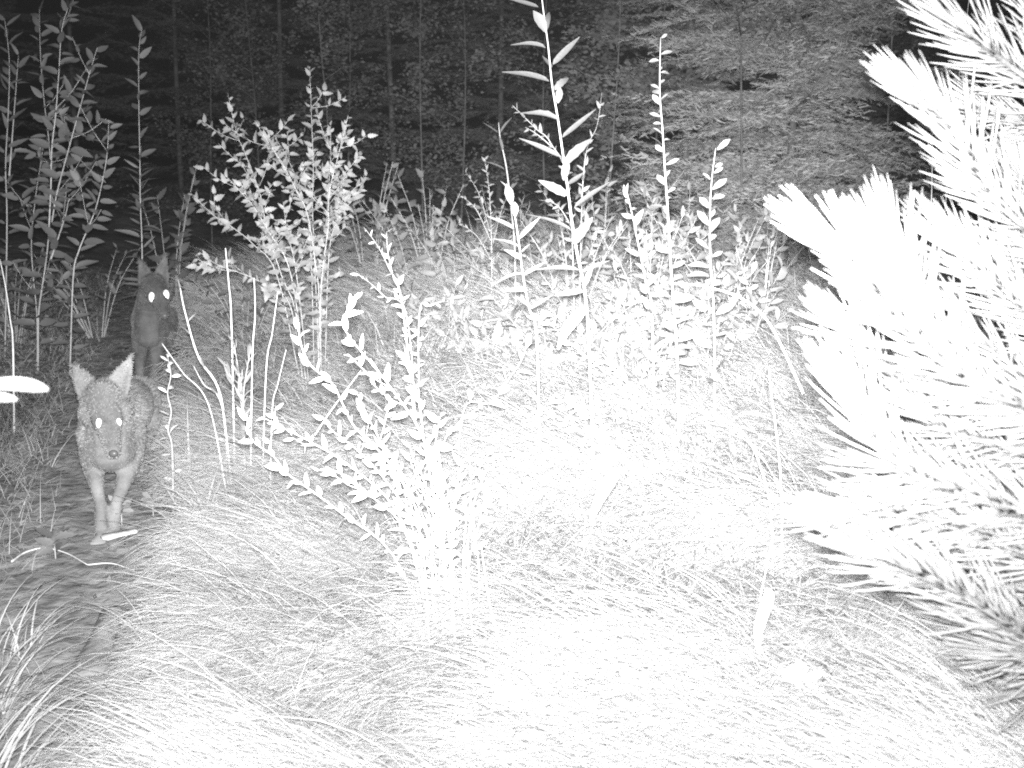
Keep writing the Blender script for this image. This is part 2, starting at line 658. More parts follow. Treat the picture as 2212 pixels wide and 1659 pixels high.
# ------------------------------------------------------------------ BACKGROUND TREES
def bough_mesh(m, seed, fan=.42, droop=.12):
    r_ = np.random.default_rng(seed)
    V, Q = [], []

    def quad(a, b, wv, nr):
        d = b - a
        s = np.cross(d, nr)
        s = s / (np.linalg.norm(s) + 1e-9) * wv
        o = len(V)
        V.extend([a - s * .6, a + s * .6, b + s * .25, b - s * .25])
        Q.append((o, o + 1, o + 2, o + 3))

    def axis(s):
        return np.array([s, 0, -droop * s * s + .05 * s])
    upv = np.array([0, 0, 1.])
    for k in range(6):
        quad(axis(k / 6), axis((k + 1) / 6), .010 * (1 - k / 7), np.array([0, .6, .8]))
    for k in range(15):
        s = .12 + .86 * k / 14
        for sg in (-1, 1):
            ln = fan * (1 - s * .75) * r_.uniform(.6, 1.1)
            b0 = axis(s)
            dr = nrm(np.array([.75, sg * 1.0, r_.uniform(-.35, .1)]))
            b1 = b0 + dr * ln
            quad(b0, b1, .004, upv)
            nn = max(4, int(ln / .017))
            for j in range(nn):
                f = (j + .4) / nn
                p = b0 + (b1 - b0) * f
                for s2 in (-1, 1):
                    sidev = nrm(np.cross(dr, upv)) * s2
                    nd = nrm(dr * .7 + sidev * .8 + upv * r_.uniform(-.5, .6))
                    quad(p, p + nd * r_.uniform(.022, .05), .006, nrm(upv + r_.normal(0, .7, 3)))
    return np_mesh('bough', np.array(V), [np.array(Q)], m)


FORM = ((.42, .1), (.36, .2), (.48, .05), (.4, .28))
BOUGHS = {k: [bough_mesh(M[k], 40 + i, f, dd) for i, (f, dd) in enumerate(FORM)] for k in ('conifer', 'fir')}


def conifer(px, d, height, reach, label, group=None, name='spruce_tree', zmin=.15, step=.2, per=6, lean=0):
    b = on_ground(px, d)
    b[2] -= .03
    root = thing(name, b, label, 'tree', group)
    mb = MB()
    pts = [b + np.array([lean * s * height + .02 * math.sin(s * 7 + px), 0, s * height]) for s in np.linspace(0, 1, 9)]
    r0 = .007 * height ** .9
    mb.tube(pts, [r0 * (1 - .9 * i / 8) for i in range(9)], 7)
    part('trunk', mb, M['bark'], root)
    z = zmin
    while z < height * .98:
        f = z / height
        rr = reach * (1 - f) ** .8 * (.75 + .25 * min(1, f * 6)) + .08
        for k in range(per):
            a = 2 * PI * k / per + random.uniform(-.5, .5)
            s = rr * random.uniform(.65, 1.15)
            o = link('bough', random.choice(BOUGHS['fir' if d > 9.2 else 'conifer']), root)  # darkened needle copy chosen by depth, not by species
            o.location = (lean * z, 0, z + random.uniform(-.08, .08))
            o.rotation_euler = (random.uniform(-.25, .25), random.uniform(-.25, .22) - .25 * f, a)
            o.scale = (s, s * random.uniform(.8, 1.1), s)
        z += step * random.uniform(.8, 1.25) * (1 + .8 * max(0, z - 2.4))
    return root


def leafy_tree(px, d, height, spread, n, label, group=None, name='sapling', leafsize=.06, z0=.5, matk='far', lean=0.0, tr=.014, droop=0.0):
    b = on_ground(px, d)
    b[2] -= .03
    root = thing(name, b, label, 'tree', group)
    mb = MB()
    ph = px * .37
    tp = [np.array([lean * s + .03 * math.sin(s * 5 + ph), .03 * math.cos(s * 4 + ph), s * height]) for s in np.linspace(0, 1, 10)]
    mb.tube([b + p for p in tp], [tr * .7 * (1 - .8 * i / 9) for i in range(10)], 6)
    part('trunk', mb, M['bark'], root)
    lb = MB()
    P = []
    nb = max(8, int(height * 9))
    for i in range(nb):
        f = random.uniform(z0 / height, 1)
        j = f * 9
        j0 = min(int(j), 8)
        p0 = tp[j0] + (tp[j0 + 1] - tp[j0]) * (j - j0)
        a = random.uniform(0, 6.28)
        ln = spread * random.uniform(.5, 1.1) * (1 - .5 * f)
        p1 = p0 + np.array([math.cos(a) * ln, math.sin(a) * ln, ln * random.uniform(.1, .8) - droop])
        pm = (p0 + p1) / 2 + np.array([0, 0, .12 * ln])
        lb.tube([b + p0, b + pm, b + p1], [tr * .3, tr * .2, tr * .1], 4)
        for q in range(max(4, int(3.8 * n / nb))):
            s = random.uniform(.2, 1.05)
            P.append(p0 * (1 - s) + p1 * s + rng.normal(0, .05 * spread + .015, 3) + np.array([0, 0, .1 * ln * s * (1 - s) * 4]))
    part('limbs', lb, M['bark'], root)['kind'] = 'stuff'
    P = np.array(P)
    cr = link('crown', leaflets(P, leafsize * .5 * rng.uniform(.5, 1.3, len(P)), np.ones(len(P)), 'crown', M[matk], .4), root)
    return root


# spruces that fill the right half of the background
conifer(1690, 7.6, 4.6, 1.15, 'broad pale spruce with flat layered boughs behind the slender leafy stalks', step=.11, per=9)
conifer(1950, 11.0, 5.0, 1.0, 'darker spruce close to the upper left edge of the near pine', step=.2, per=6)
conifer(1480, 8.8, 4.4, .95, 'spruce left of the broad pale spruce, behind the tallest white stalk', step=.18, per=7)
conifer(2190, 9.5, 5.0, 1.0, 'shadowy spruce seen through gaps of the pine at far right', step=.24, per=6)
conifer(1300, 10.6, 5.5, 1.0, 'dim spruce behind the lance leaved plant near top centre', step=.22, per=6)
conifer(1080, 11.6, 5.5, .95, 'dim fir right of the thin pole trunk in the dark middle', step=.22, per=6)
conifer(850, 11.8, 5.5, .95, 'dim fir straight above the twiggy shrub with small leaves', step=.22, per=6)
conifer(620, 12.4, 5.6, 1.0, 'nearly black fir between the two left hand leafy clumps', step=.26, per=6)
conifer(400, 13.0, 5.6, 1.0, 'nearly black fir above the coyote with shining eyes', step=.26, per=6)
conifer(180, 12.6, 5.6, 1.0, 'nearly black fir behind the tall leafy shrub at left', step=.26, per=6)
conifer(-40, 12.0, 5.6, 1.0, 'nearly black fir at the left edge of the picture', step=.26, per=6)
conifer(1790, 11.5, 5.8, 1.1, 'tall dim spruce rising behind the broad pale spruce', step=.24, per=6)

# thin leafy saplings and poles in front of them
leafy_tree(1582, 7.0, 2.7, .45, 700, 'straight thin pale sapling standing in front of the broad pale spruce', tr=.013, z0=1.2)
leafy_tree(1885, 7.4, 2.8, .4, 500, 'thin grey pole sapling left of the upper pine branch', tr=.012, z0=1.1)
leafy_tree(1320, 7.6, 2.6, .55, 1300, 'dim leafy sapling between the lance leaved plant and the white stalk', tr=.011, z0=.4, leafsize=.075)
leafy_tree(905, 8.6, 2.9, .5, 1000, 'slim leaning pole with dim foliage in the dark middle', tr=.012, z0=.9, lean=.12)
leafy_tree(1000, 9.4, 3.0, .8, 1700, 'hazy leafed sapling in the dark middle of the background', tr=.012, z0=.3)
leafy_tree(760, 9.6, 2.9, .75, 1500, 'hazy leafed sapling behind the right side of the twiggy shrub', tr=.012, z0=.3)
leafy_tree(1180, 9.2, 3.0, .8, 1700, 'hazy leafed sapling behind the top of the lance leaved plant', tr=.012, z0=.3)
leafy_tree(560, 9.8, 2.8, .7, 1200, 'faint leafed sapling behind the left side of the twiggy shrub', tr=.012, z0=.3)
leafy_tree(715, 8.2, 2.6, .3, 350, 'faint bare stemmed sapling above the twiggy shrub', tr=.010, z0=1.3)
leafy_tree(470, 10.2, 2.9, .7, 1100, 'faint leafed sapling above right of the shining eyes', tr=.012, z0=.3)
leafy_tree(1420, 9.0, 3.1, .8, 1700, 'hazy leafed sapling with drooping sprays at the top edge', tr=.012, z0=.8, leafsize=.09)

# ------------------------------------------------------------------ UNDERSTORY SHRUBS (mid distance)
def bush(px, d, height, spread, nst, label, matk='leafdim', kind='ell', size=.05, spacing=.03, name='shrub', group=None, cat='shrub', s0=.25, r=.004):
    b = on_ground(px, d)
    root = thing(name, b, label, cat, group)
    leaves = []
    for i in range(nst):
        a = random.uniform(0, 6.28)
        ln = height * random.uniform(.6, 1.1)
        tip = b + np.array([math.cos(a) * spread * random.uniform(.3, 1), math.sin(a) * spread * .7, ln])
        mid = b + (tip - b) * .5 + np.array([0, 0, .08 * ln])
        b0 = b + np.array([math.cos(a) * .03, math.sin(a) * .03, -.02])
        c = curve([b0, mid, tip], 14)
        mb = MB()
        mb.tube(c, [r * (1 - .7 * j / (len(c) - 1)) for j in range(len(c))], 4)
        part('stem', mb, M['stem'], root)
        leaves += stem_leaves(c, spacing, size, kind, 'spiral', 60, s0, 1.0, .35, face=.5)
    put_leaves(root, leaves, matk)
    return root


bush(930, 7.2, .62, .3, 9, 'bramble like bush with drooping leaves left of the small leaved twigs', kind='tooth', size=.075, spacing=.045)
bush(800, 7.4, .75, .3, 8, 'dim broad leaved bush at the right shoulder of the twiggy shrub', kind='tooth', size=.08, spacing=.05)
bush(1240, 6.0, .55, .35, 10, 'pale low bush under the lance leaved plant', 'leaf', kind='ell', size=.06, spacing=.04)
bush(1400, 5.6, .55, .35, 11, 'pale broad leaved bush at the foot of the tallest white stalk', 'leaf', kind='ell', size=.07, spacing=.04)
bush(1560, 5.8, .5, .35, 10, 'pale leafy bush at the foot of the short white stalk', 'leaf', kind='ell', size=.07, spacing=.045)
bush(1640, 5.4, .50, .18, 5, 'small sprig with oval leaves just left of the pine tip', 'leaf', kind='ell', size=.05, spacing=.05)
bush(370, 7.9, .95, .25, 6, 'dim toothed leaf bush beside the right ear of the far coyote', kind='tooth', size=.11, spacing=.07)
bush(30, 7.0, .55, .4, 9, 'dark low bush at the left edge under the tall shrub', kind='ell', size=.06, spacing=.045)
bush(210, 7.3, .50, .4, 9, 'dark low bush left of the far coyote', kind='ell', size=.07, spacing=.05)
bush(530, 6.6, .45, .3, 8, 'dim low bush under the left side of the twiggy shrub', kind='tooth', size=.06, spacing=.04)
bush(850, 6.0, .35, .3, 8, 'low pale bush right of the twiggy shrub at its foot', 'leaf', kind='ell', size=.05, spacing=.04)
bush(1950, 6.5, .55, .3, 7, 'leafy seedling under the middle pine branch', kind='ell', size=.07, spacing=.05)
bush(2000, 5.0, 1.75, .12, 2, 'thin stem with large pale leaves left of the topmost pine tuft', kind='ell', size=.09, spacing=.16, s0=.75)

for px_, d_, h_, kd_, lab_ in (
        (900, 7.0, .80, 'tooth', 'leafy bush filling the dark hollow right of the twiggy shrub'),
        (985, 6.6, .75, 'ell', 'leafy bush between the hollow and the thin small leaved twigs'),
        (1080, 6.8, .85, 'ell', 'leafy bush behind the shorter paired leaf plant'),
        (1160, 6.2, .72, 'ell', 'leafy bush left of the foot of the lance leaved plant'),
        (1300, 6.5, .95, 'ell', 'leafy bush between the lance leaved plant and the small leafy stalk'),
        (1370, 6.0, .80, 'tooth', 'toothed leaf bush behind the small leafy stalk'),
        (1480, 6.4, .90, 'ell', 'leafy bush just right of the tallest white stalk'),
        (1570, 6.1, .72, 'tooth', 'toothed leaf bush behind the short white stalk'),
        (1650, 6.6, .80, 'ell', 'leafy bush at the foot of the broad pale spruce'),
        (1780, 6.8, .85, 'tooth', 'dim toothed leaf bush behind the middle pine branch')):
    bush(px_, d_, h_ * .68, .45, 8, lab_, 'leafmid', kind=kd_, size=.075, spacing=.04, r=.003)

for px_, d_, h_, kd_, lab_ in (
        (1060, 5.0, .30, 'ell', 'low pale undergrowth left of the shorter paired leaf plant'),
        (1195, 4.7, .34, 'tooth', 'low pale undergrowth between the two paired leaf plants'),
        (1300, 4.9, .42, 'obo', 'low pale undergrowth right of the lance leaved plant foot'),
        (1385, 4.6, .38, 'ell', 'low pale undergrowth at the foot of the small leafy stalk'),
        (1455, 5.0, .46, 'obo', 'low pale undergrowth behind the foot of the tallest white stalk'),
        (1530, 4.7, .40, 'tooth', 'low pale undergrowth in front of the short white stalk'),
        (1600, 5.1, .42, 'obo', 'low pale undergrowth right of the short white stalk'),
        (960, 5.6, .36, 'ell', 'low pale undergrowth in the hollow left of centre')):
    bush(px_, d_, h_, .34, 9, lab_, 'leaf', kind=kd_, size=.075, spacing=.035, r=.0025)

# ------------------------------------------------------------------ TALL LEAFY SHRUB AT LEFT
px_plant('tall_shrub', 'tall leafy shrub with thin forked stems at upper left', 'shrub', [
    ([(85, 20), (88, 133), (97, 233), (107, 317), (110, 400), (107, 483), (100, 560), (88, 640), (83, 690)], 82, 0, .1),
    ([(147, 17), (133, 67), (127, 160), (120, 250), (112, 320), (110, 400), (106, 490)], None, 0, -.15),
    ([(210, 103), (193, 160), (170, 243), (147, 327), (123, 417), (112, 480)], None, 0, -.2),
    ([(80, 330), (93, 317), (78, 417), (68, 517), (72, 600), (80, 685)], 80, .05, .15),
    ([(235, 260), (232, 327), (223, 383), (207, 450), (187, 500), (170, 543), (158, 600)], 150, -.1, 0),
    ([(150, 420), (140, 470), (110, 560)], None, -.1, .1),
], 6.4, 'leafdim', [dict(spacing=.032, size=.105, kind='ell', mode='spiral', ang=78, s0=.12, s1=1.0, taper=.3, face=1.1)], r=.0042,
    side=(4, .22, dict(spacing=.04, size=.085, kind='ell', ang=70, s0=.2, taper=.2, face=1.1)))
px_plant('leafy_weed', 'thin weed with toothed leaves cut off by the left edge', 'weed', [
    ([(10, 40), (20, 130), (18, 240), (12, 360), (15, 480)], 10, 0, 0),
    ([(40, 120), (30, 250), (20, 380)], None, 0, .1),
], 6.6, 'leafdim', [dict(spacing=.05, size=.125, kind='mid', ang=65, s0=.2, taper=.3, face=1.1)], r=.0045)
px_plant('slender_weed', 'slender upright weed with narrow drooping leaves above the far coyote', 'weed', [
    ([(307, 60), (300, 110), (300, 233), (302, 333), (303, 433), (307, 547)], 308, 0, .05),
], 6.5, 'leafdim', [dict(spacing=.016, size=.12, kind='lan', ang=75, s0=.22, s1=.62, taper=.35, face=.4),
                    dict(spacing=.045, size=.09, kind='ell', ang=60, s0=.62, s1=1.0, taper=.1, face=1.0)], r=.004)
px_plant('bare_stem', 'bare whitish stem leaning at the left edge below the tall shrub', 'stem', [
    ([(0, 560), (12, 620), (22, 690), (28, 745)], 30, 0, 0)], 5.2, 'leafdim', [], r=.005, stemmat='dry')

# ------------------------------------------------------------------ TWIGGY SHRUB (left of centre)
px_plant('twiggy_shrub', 'twiggy shrub with many small pale leaves left of centre', 'shrub', [
    ([(492, 202), (511, 286), (531, 335), (548, 380), (563, 424), (578, 499), (610, 600), (640, 680)], 660, 0, .1),
    ([(550, 260), (578, 305), (612, 357), (641, 413), (664, 462), (680, 560), (690, 660)], 685, 0, -.1),
    ([(669, 144), (673, 256), (677, 372), (675, 447), (680, 580), (685, 680)], 690, .05, .15),
    ([(752, 249), (735, 320), (712, 413), (709, 492), (699, 566), (692, 670)], 695, -.05, -.1),
    ([(714, 271), (714, 350), (708, 430), (704, 540), (695, 660)], 692, .1, .1),
    ([(488, 380), (522, 417), (548, 447), (580, 500), (630, 600)], 670, -.1, -.15),
    ([(417, 421), (462, 466), (503, 492), (548, 529), (600, 600)], 660, .05, .05),
    ([(791, 387), (750, 424), (727, 480), (710, 560)], 700, .05, .1),
    ([(612, 436), (621, 507), (640, 590)], 675, -.1, -.1),
    ([(470, 575), (520, 590), (580, 620), (630, 670)], 665, -.15, -.15),
    ([(590, 290), (625, 350), (650, 420), (670, 520)], 680, .1, .15),
], 5.2, 'leaf', [dict(spacing=.03, size=.046, kind='tooth', ang=65, s0=.25, s1=.82, taper=.2, face=1.1),
                 dict(spacing=.022, size=.042, kind='tooth', ang=55, s0=.8, s1=1.0, taper=.3, face=1.0)], r=.0028,
    side=(9, .14, dict(spacing=.019, size=.040, kind='tooth', ang=62, s0=.25, taper=.15, face=1.1)))
px_plant('small_leaved_twigs', 'spray of thin twigs with tiny leaves in mid picture', 'shrub', [
    ([(1047, 341), (1058, 427), (1062, 555)], 1062, 0, 0),
    ([(1005, 370), (1035, 420), (1058, 500)], None, 0, .1),
    ([(1000, 425), (1030, 455), (1060, 520)], None, .05, -.1),
    ([(990, 480), (1030, 510), (1060, 560)], None, .1, .1),
    ([(1110, 395), (1085, 450), (1064, 530)], None, .1, .1),
], 5.9, 'leaf', [dict(spacing=.022, size=.032, kind='ell', ang=60, s0=.25, taper=.2, face=1.0)], r=.0025)
px_plant('small_leaved_sprig', 'sprig of tiny bright leaves touching the lance leaved stem', 'shrub', [
    ([(1107, 228), (1130, 250), (1160, 280), (1190, 310), (1230, 420)], 1245, 0, 0),
    ([(1135, 275), (1160, 290), (1190, 315)], None, 0, 0),
    ([(1300, 200), (1290, 270), (1260, 380)], 1250, .1, .1),
    ([(1180, 430), (1210, 450), (1240, 500)], None, .1, 0),
], 4.9, 'leaf', [dict(spacing=.024, size=.034, kind='ell', ang=60, s0=.3, taper=.2, face=1.0)], r=.0025)

# ------------------------------------------------------------------ STALKS IN THE MIDDLE
def pxleaf(b, t, d, kind, broad, dz=0.0):
    """leaf between two picture positions; broad 0 = seen edge on, 1 = seen flat"""
    p, q = at(*b, d), at(*t, d + dz)
    dr = q - p
    flat = -FWD * (.25 + broad) + UP * (1.0 - .6 * broad) + rng.normal(0, .12, 3)
    n_ = flat - nrm(dr) * np.dot(flat, nrm(dr))
    return (p, dr, n_, float(np.linalg.norm(dr)), kind)


def z_(x, y):
    return (x * .4424 + 950.3, y * .4424)


LANCE = [((480, 35), (330, -10), 'lan', .5, .02), ((516, 158), (470, 52), 'obo', 1, -.03), ((515, 235), (358, 180), 'lan', .5, -.01), ((552, 315), (682, 178), 'lan', .3, .02),
         ((532, 398), (308, 322), 'lan', .35, .01), ((575, 505), (588, 425), 'obo', 1, -.04), ((560, 440), (640, 350), 'mid', .8, .03), ((568, 582), (428, 508), 'mid', .6, -.02),
         ((598, 672), (770, 555), 'lan', .2, .02), ((592, 768), (388, 672), 'lan', .5, .0), ((605, 882), (618, 790), 'obo', 1, -.04), ((612, 800), (740, 655), 'mid', .8, .03),
         ((622, 952), (483, 878), 'mid', .8, -.02), ((658, 1012), (830, 885), 'lan', .15, .03), ((645, 1130), (438, 1018), 'lan', .3, .01), ((655, 1190), (745, 1045), 'mid', .9, .02),
         ((680, 1320), (468, 1292), 'lan', .3, .0), ((690, 1330), (830, 1270), 'lan', .5, .0), ((700, 1400), (745, 1300), 'mid', 1, -.03), ((700, 1420), (560, 1440), 'mid', .6, -.03),
         ((520, 150), (530, 20), 'lan', .6, .05), ((545, 330), (500, 270), 'lan', .4, .06), ((630, 900), (700, 860), 'lan', .5, .07)]
px_plant('lance_leaved_plant', 'tallest plant with paired lance shaped leaves near centre', 'plant', [
    ([(1165, -90), (1171, 0), (1184, 98), (1192, 179), (1205, 256), (1216, 333), (1226, 405), (1237, 491), (1248, 555), (1269, 683)], 1285, 0, 0)],
    3.5, 'leafdim', [], r=.005, extra=[pxleaf(z_(*a), z_(*b), 3.5, k, br, dz) for (a, b, k, br, dz) in LANCE])  # darker leaf colour imitates the beam falling off towards the top
PAIRED = [((330, 920), (300, 880), 'lan', .5, 0), ((350, 1000), (330, 905), 'obo', 1, -.03), ((368, 1060), (365, 985), 'obo', 1, -.03), ((362, 1120), (238, 1042), 'lan', .4, 0),
          ((388, 1165), (490, 1058), 'lan', .4, .01), ((385, 1205), (258, 1148), 'lan', .4, .01), ((398, 1265), (325, 1215), 'mid', 1, -.03), ((400, 1230), (440, 1190), 'lan', .5, .02),
          ((405, 1340), (240, 1362), 'lan', .3, 0), ((405, 1345), (520, 1290), 'lan', .5, .02), ((440, 1510), (550, 1440), 'lan', .3, .02), ((425, 1420), (330, 1400), 'mid', .7, -.02),
          ((445, 1500), (380, 1450), 'mid', .8, -.03)]
px_plant('paired_leaf_plant', 'shorter plant with paired leaves left of the tallest plant', 'plant', [
    ([(1094, 397), (1111, 461), (1122, 533), (1130, 597), (1143, 666), (1160, 740)], 1168, 0, 0)],
    3.5, 'leafmid', [], r=.004, extra=[pxleaf(z_(*a), z_(*b), 3.5, k, br, dz) for (a, b, k, br, dz) in PAIRED])
px_plant('dim_paired_plant', 'dim grey plant with paired leaves behind the shorter paired leaf plant', 'plant', [
    ([(1077, 265), (1081, 300), (1094, 363), (1104, 450), (1112, 540)], 1115, 0, 0)],
    5.6, 'leafdim', [dict(spacing=.1, size=.11, kind='lan', mode='opp', ang=60, s0=.4, taper=.3, phase=.1, face=.4)], r=.006)
px_plant('white_stalk', 'tallest white stalk crowded with small leaves right of centre', 'plant', [
    ([(1427, 81), (1425, 192), (1431, 277), (1436, 363), (1442, 448), (1448, 555), (1455, 661), (1463, 780)], 1468, 0, .05)],
    3.7, 'leaf', [dict(spacing=.024, size=.058, kind='obo', mode='spiral', ang=70, s0=.2, s1=1.0, taper=.45, face=.9, petiole=.08, jit=.9)], r=.0048)
px_plant('short_white_stalk', 'short white stalk with oval leaves beside the tallest white stalk', 'plant', [
    ([(1546, 320), (1538, 384), (1534, 448), (1534, 555), (1542, 683)], 1545, 0, 0)],
    3.9, 'leaf', [dict(spacing=.034, size=.062, kind='obo', mode='spiral', ang=64, s0=.2, taper=.3, face=1.0, petiole=.15, jit=.9)], r=.004)
px_plant('leafy_stalk', 'small leafy stalk between the tallest plant and the tallest white stalk', 'plant', [
    ([(1352, 405), (1365, 461), (1380, 533), (1397, 619), (1408, 674)], 1415, 0, 0)],
    3.9, 'leaf', [dict(spacing=.03, size=.058, kind='ell', mode='spiral', ang=64, s0=.2, taper=.25, face=1.0, petiole=.1, jit=.9)], r=.004)

# ------------------------------------------------------------------ WHITE BUSH IN THE MIDDLE FOREGROUND
px_plant('white_bush', 'brightest white bush with arching leafy twigs in the middle foreground', 'shrub', [
    ([(763, 646), (741, 698), (770, 747), (815, 799), (860, 859), (897, 911), (927, 986), (950, 1100), (962, 1220)], 965, 0, -.15),
    ([(643, 702), (651, 747), (673, 791), (718, 829), (741, 874), (763, 918), (800, 956), (845, 1004), (900, 1100), (940, 1220)], 950, 0, -.2),
    ([(532, 892), (543, 948), (591, 986), (621, 1023), (673, 1060), (740, 1110), (850, 1200)], 935, -.05, -.1),
    ([(875, 765), (890, 818), (905, 866), (920, 980), (950, 1150)], 970, 0, .1),
    ([(696, 900), (718, 930), (778, 978), (850, 1060), (920, 1180)], 955, .05, .1),
    ([(1024, 971), (1000, 1000), (985, 1060), (975, 1170)], 975, -.05, 0),
    ([(565, 900), (629, 933), (681, 960), (760, 1010), (860, 1110)], 945, .1, .1),
    ([(770, 845), (790, 890), (815, 940), (870, 1040)], 960, .1, .1),
    ([(950, 900), (940, 980), (955, 1100)], 970, 0, -.1),
    ([(680, 1015), (730, 1020), (800, 1070), (880, 1160)], 945, -.1, -.1),
    ([(900, 990), (930, 1090), (955, 1200)], 985, -.1, 0),
    ([(1050, 1060), (1030, 1150), (1010, 1230)], 1000, 0, 0),
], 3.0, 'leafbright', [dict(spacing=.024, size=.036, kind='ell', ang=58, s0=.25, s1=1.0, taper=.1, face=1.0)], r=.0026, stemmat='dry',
    side=(2, .10, dict(spacing=.022, size=.031, kind='ell', ang=58, s0=.2, taper=.1, face=1.0)))

# straight thin stems of the white bush's neighbour clump
px_plant('stem_clump', 'clump of thin upright white stems below the white bush', 'plant', [
    ([(850 + 17 * i + random.uniform(-30, 30), 1000 + random.uniform(-40, 90)), (880 + 13 * i + random.uniform(-18, 18), 1120 + random.uniform(-20, 20)), (905 + 10 * i + random.uniform(-12, 12), 1230)], 915 + 9 * i + random.uniform(-20, 20), random.uniform(-.15, .15), random.uniform(-.15, .15))
    for i in range(13)], 2.85, 'leafbright', [dict(spacing=.04, size=.026, kind='mid', ang=42, s0=.4, taper=.2, face=1.0)], r=.0018, stemmat='dry')

# ------------------------------------------------------------------ LOW PLANTS IN THE GRASS
px_plant('bramble', 'low white bramble arching left in the middle of the grass', 'plant', [
    ([(1148, 885), (1200, 900), (1255, 930), (1300, 960)], 1315, 0, 0),
    ([(1190, 850), (1240, 880), (1290, 930)], 1318, .05, .05),
    ([(1225, 865), (1270, 890), (1310, 945)], 1320, -.05, -.05),
    ([(1370, 940), (1345, 940), (1322, 980)], 1322, 0, 0),
], 3.4, 'leafbright', [dict(spacing=.02, size=.036, kind='ell', ang=60, s0=.3, taper=.2, face=1.0)], r=.0028)
px_plant('bramble', 'faint pale bramble above the low white bramble', 'plant', [
    ([(1180, 690), (1230, 740), (1290, 790), (1350, 850)], 1370, 0, 0),
    ([(1280, 770), (1330, 800), (1362, 850)], 1375, .05, 0),
    ([(1400, 790), (1385, 820), (1372, 860)], 1375, 0, 0),
], 3.9, 'leafbright', [dict(spacing=.026, size=.036, kind='ell', ang=60, s0=.3, taper=.2, face=1.0)], r=.0028)
px_plant('bramble', 'pale leafy sprig arching over the dark hollow right of the twiggy shrub', 'plant', [
    ([(770, 590), (800, 612), (830, 640), (880, 690)], 905, 0, 0),
    ([(835, 500), (838, 545), (850, 600), (870, 670)], 905, .05, .05),
    ([(785, 490), (815, 530), (840, 580), (870, 660)], 908, 0, .1),
    ([(960, 650), (930, 660), (905, 690)], 908, -.05, 0),
], 4.1, 'leafbright', [dict(spacing=.032, size=.034, kind='ell', ang=60, s0=.3, taper=.2, face=1.0)], r=.003)
px_plant('bramble', 'white leafed twig crossing below the shorter paired leaf plant', 'plant', [
    ([(1140, 735), (1128, 775), (1105, 810), (1060, 870), (1000, 890)], 985, 0, 0),
    ([(1040, 860), (1035, 880), (1020, 890)], None, 0, 0),
], 3.6, 'leafbright', [dict(spacing=.05, size=.05, kind='obo', ang=60, s0=.35, taper=-.2, face=.7)], r=.0025)


def rosette(px, py, h, n, size, label, kind='obo', matk='leafbright', tilt=.8, name='seedling', cat='seedling'):
    b = seen_ground(px, py, h)
    g0 = np.array([b[0], b[1], float(gz(b[0], b[1]))])
    root = thing(name, g0, label, cat)
    mb = MB()
    mb.tube([g0 - np.array([0, 0, .01]), b], [.0025, .0018], 5)
    part('stem', mb, M['stem'], root)
    lv = []
    for i in range(n):
        a = 6.283 * i / n + random.uniform(-.5, .5)
        dr = np.array([math.cos(a), math.sin(a) * .8, random.uniform(.1, tilt)])
        lv.append((b + nrm(dr) * .006 + np.array([0, 0, random.uniform(-.02, .03)]), dr, np.array([0, -.9, 1.]) + rng.normal(0, .3, 3), size * random.uniform(.7, 1.15), kind))
    put_leaves(root, lv, matk)
    return root


rosette(1214, 1412, .10, 8, .042, 'small white seedling with lobed leaves low in the bright grass')
rosette(1246, 1468, .09, 3, .04, 'tiny pale seedling just below the small white seedling')
rosette(1105, 1540, .12, 9, .045, 'blurred white seedling near the bottom edge in the middle')
rosette(262, 1110, .05, 9, .05, 'white leafed seedling beside the front paw of the near coyote', matk='leaf')
rosette(330, 1092, .05, 6, .04, 'pale seedling with round leaves right of the near coyote paws', matk='leaf')
rosette(420, 1085, .08, 7, .045, 'pale round leaved seedling at the edge of the bright bank', matk='leaf')
rosette(118, 1180, .05, 10, .06, 'grey lobed leaf seedling above the arched stem at left', matk='leafdim', kind='tooth')
rosette(332, 1255, .10, 6, .05, 'pale seedling at the bank edge right of the old wood slab', matk='leaf')
rosette(1730, 1490, .10, 6, .05, 'faint white seedling left of the lowest pine branch')


def fern(px, d, n, label, az):
    b = on_ground(px, d)
    root = thing('leafy_sprig', b, label, 'plant')
    tip = b + np.array([math.cos(az) * .28, math.sin(az) * .1, .10])
    c = curve([b, (b + tip) / 2 + np.array([0, 0, .05]), tip], 16)
    mb = MB()
    mb.tube(c, [.0025 * (1 - .6 * i / (len(c) - 1)) for i in range(len(c))], 5)
    part('stem', mb, M['stem'], root)
    put_leaves(root, stem_leaves(c, .3 / n, .03, 'ell', 'opp', 60, .15, 1, .2, phase=.0, face=.7), 'leaf')


fern(110, 2.62, 14, 'sprig with rows of small leaflets at lower left beside the trail', .2)
fern(60, 2.45, 14, 'sprig with small leaflets at the bottom left corner', .5)
fern(190, 2.72, 12, 'leaflet sprig on the trail in front of the grass tuft', .1)

# ------------------------------------------------------------------ DRY STALKS, TWIGS, DEAD BLADES
def stalk(name, label, cat, pp, d, r, base=None, lean=0.0, m='dry', group=None, nodes=0):
    if d < 0:                              # lies on the ground or on the grass, -d above it
        c = curve([seen_ground(x, y, -d) for (x, y) in pp], 24)
    else:
        c = px_stem(pp, d, base, lean)
    mb = MB()
    n = len(c)
    o = np.array(c[0])
    rr = [r * .78 * (1 - .55 * i / (n - 1)) * (1.5 if nodes and i % nodes == 0 else 1) for i in range(n)]
    mb.tube(c, rr, 5)
    ob = link(name, mb.mesh(name, M[m], True, origin=o), loc=tuple(o))
    return tag(ob, label, cat, group)


def bits_stalk(label, pp, d, r, base, nb, size):
    """dry stalk with bracts"""
    return px_plant('dry_stalk', label, 'stalk', [(pp, base, 0, 0)], d, 'leaf', [dict(spacing=nb, size=size, kind='lan', ang=25, s0=.35, taper=.3)], r=r, stemmat='dry')


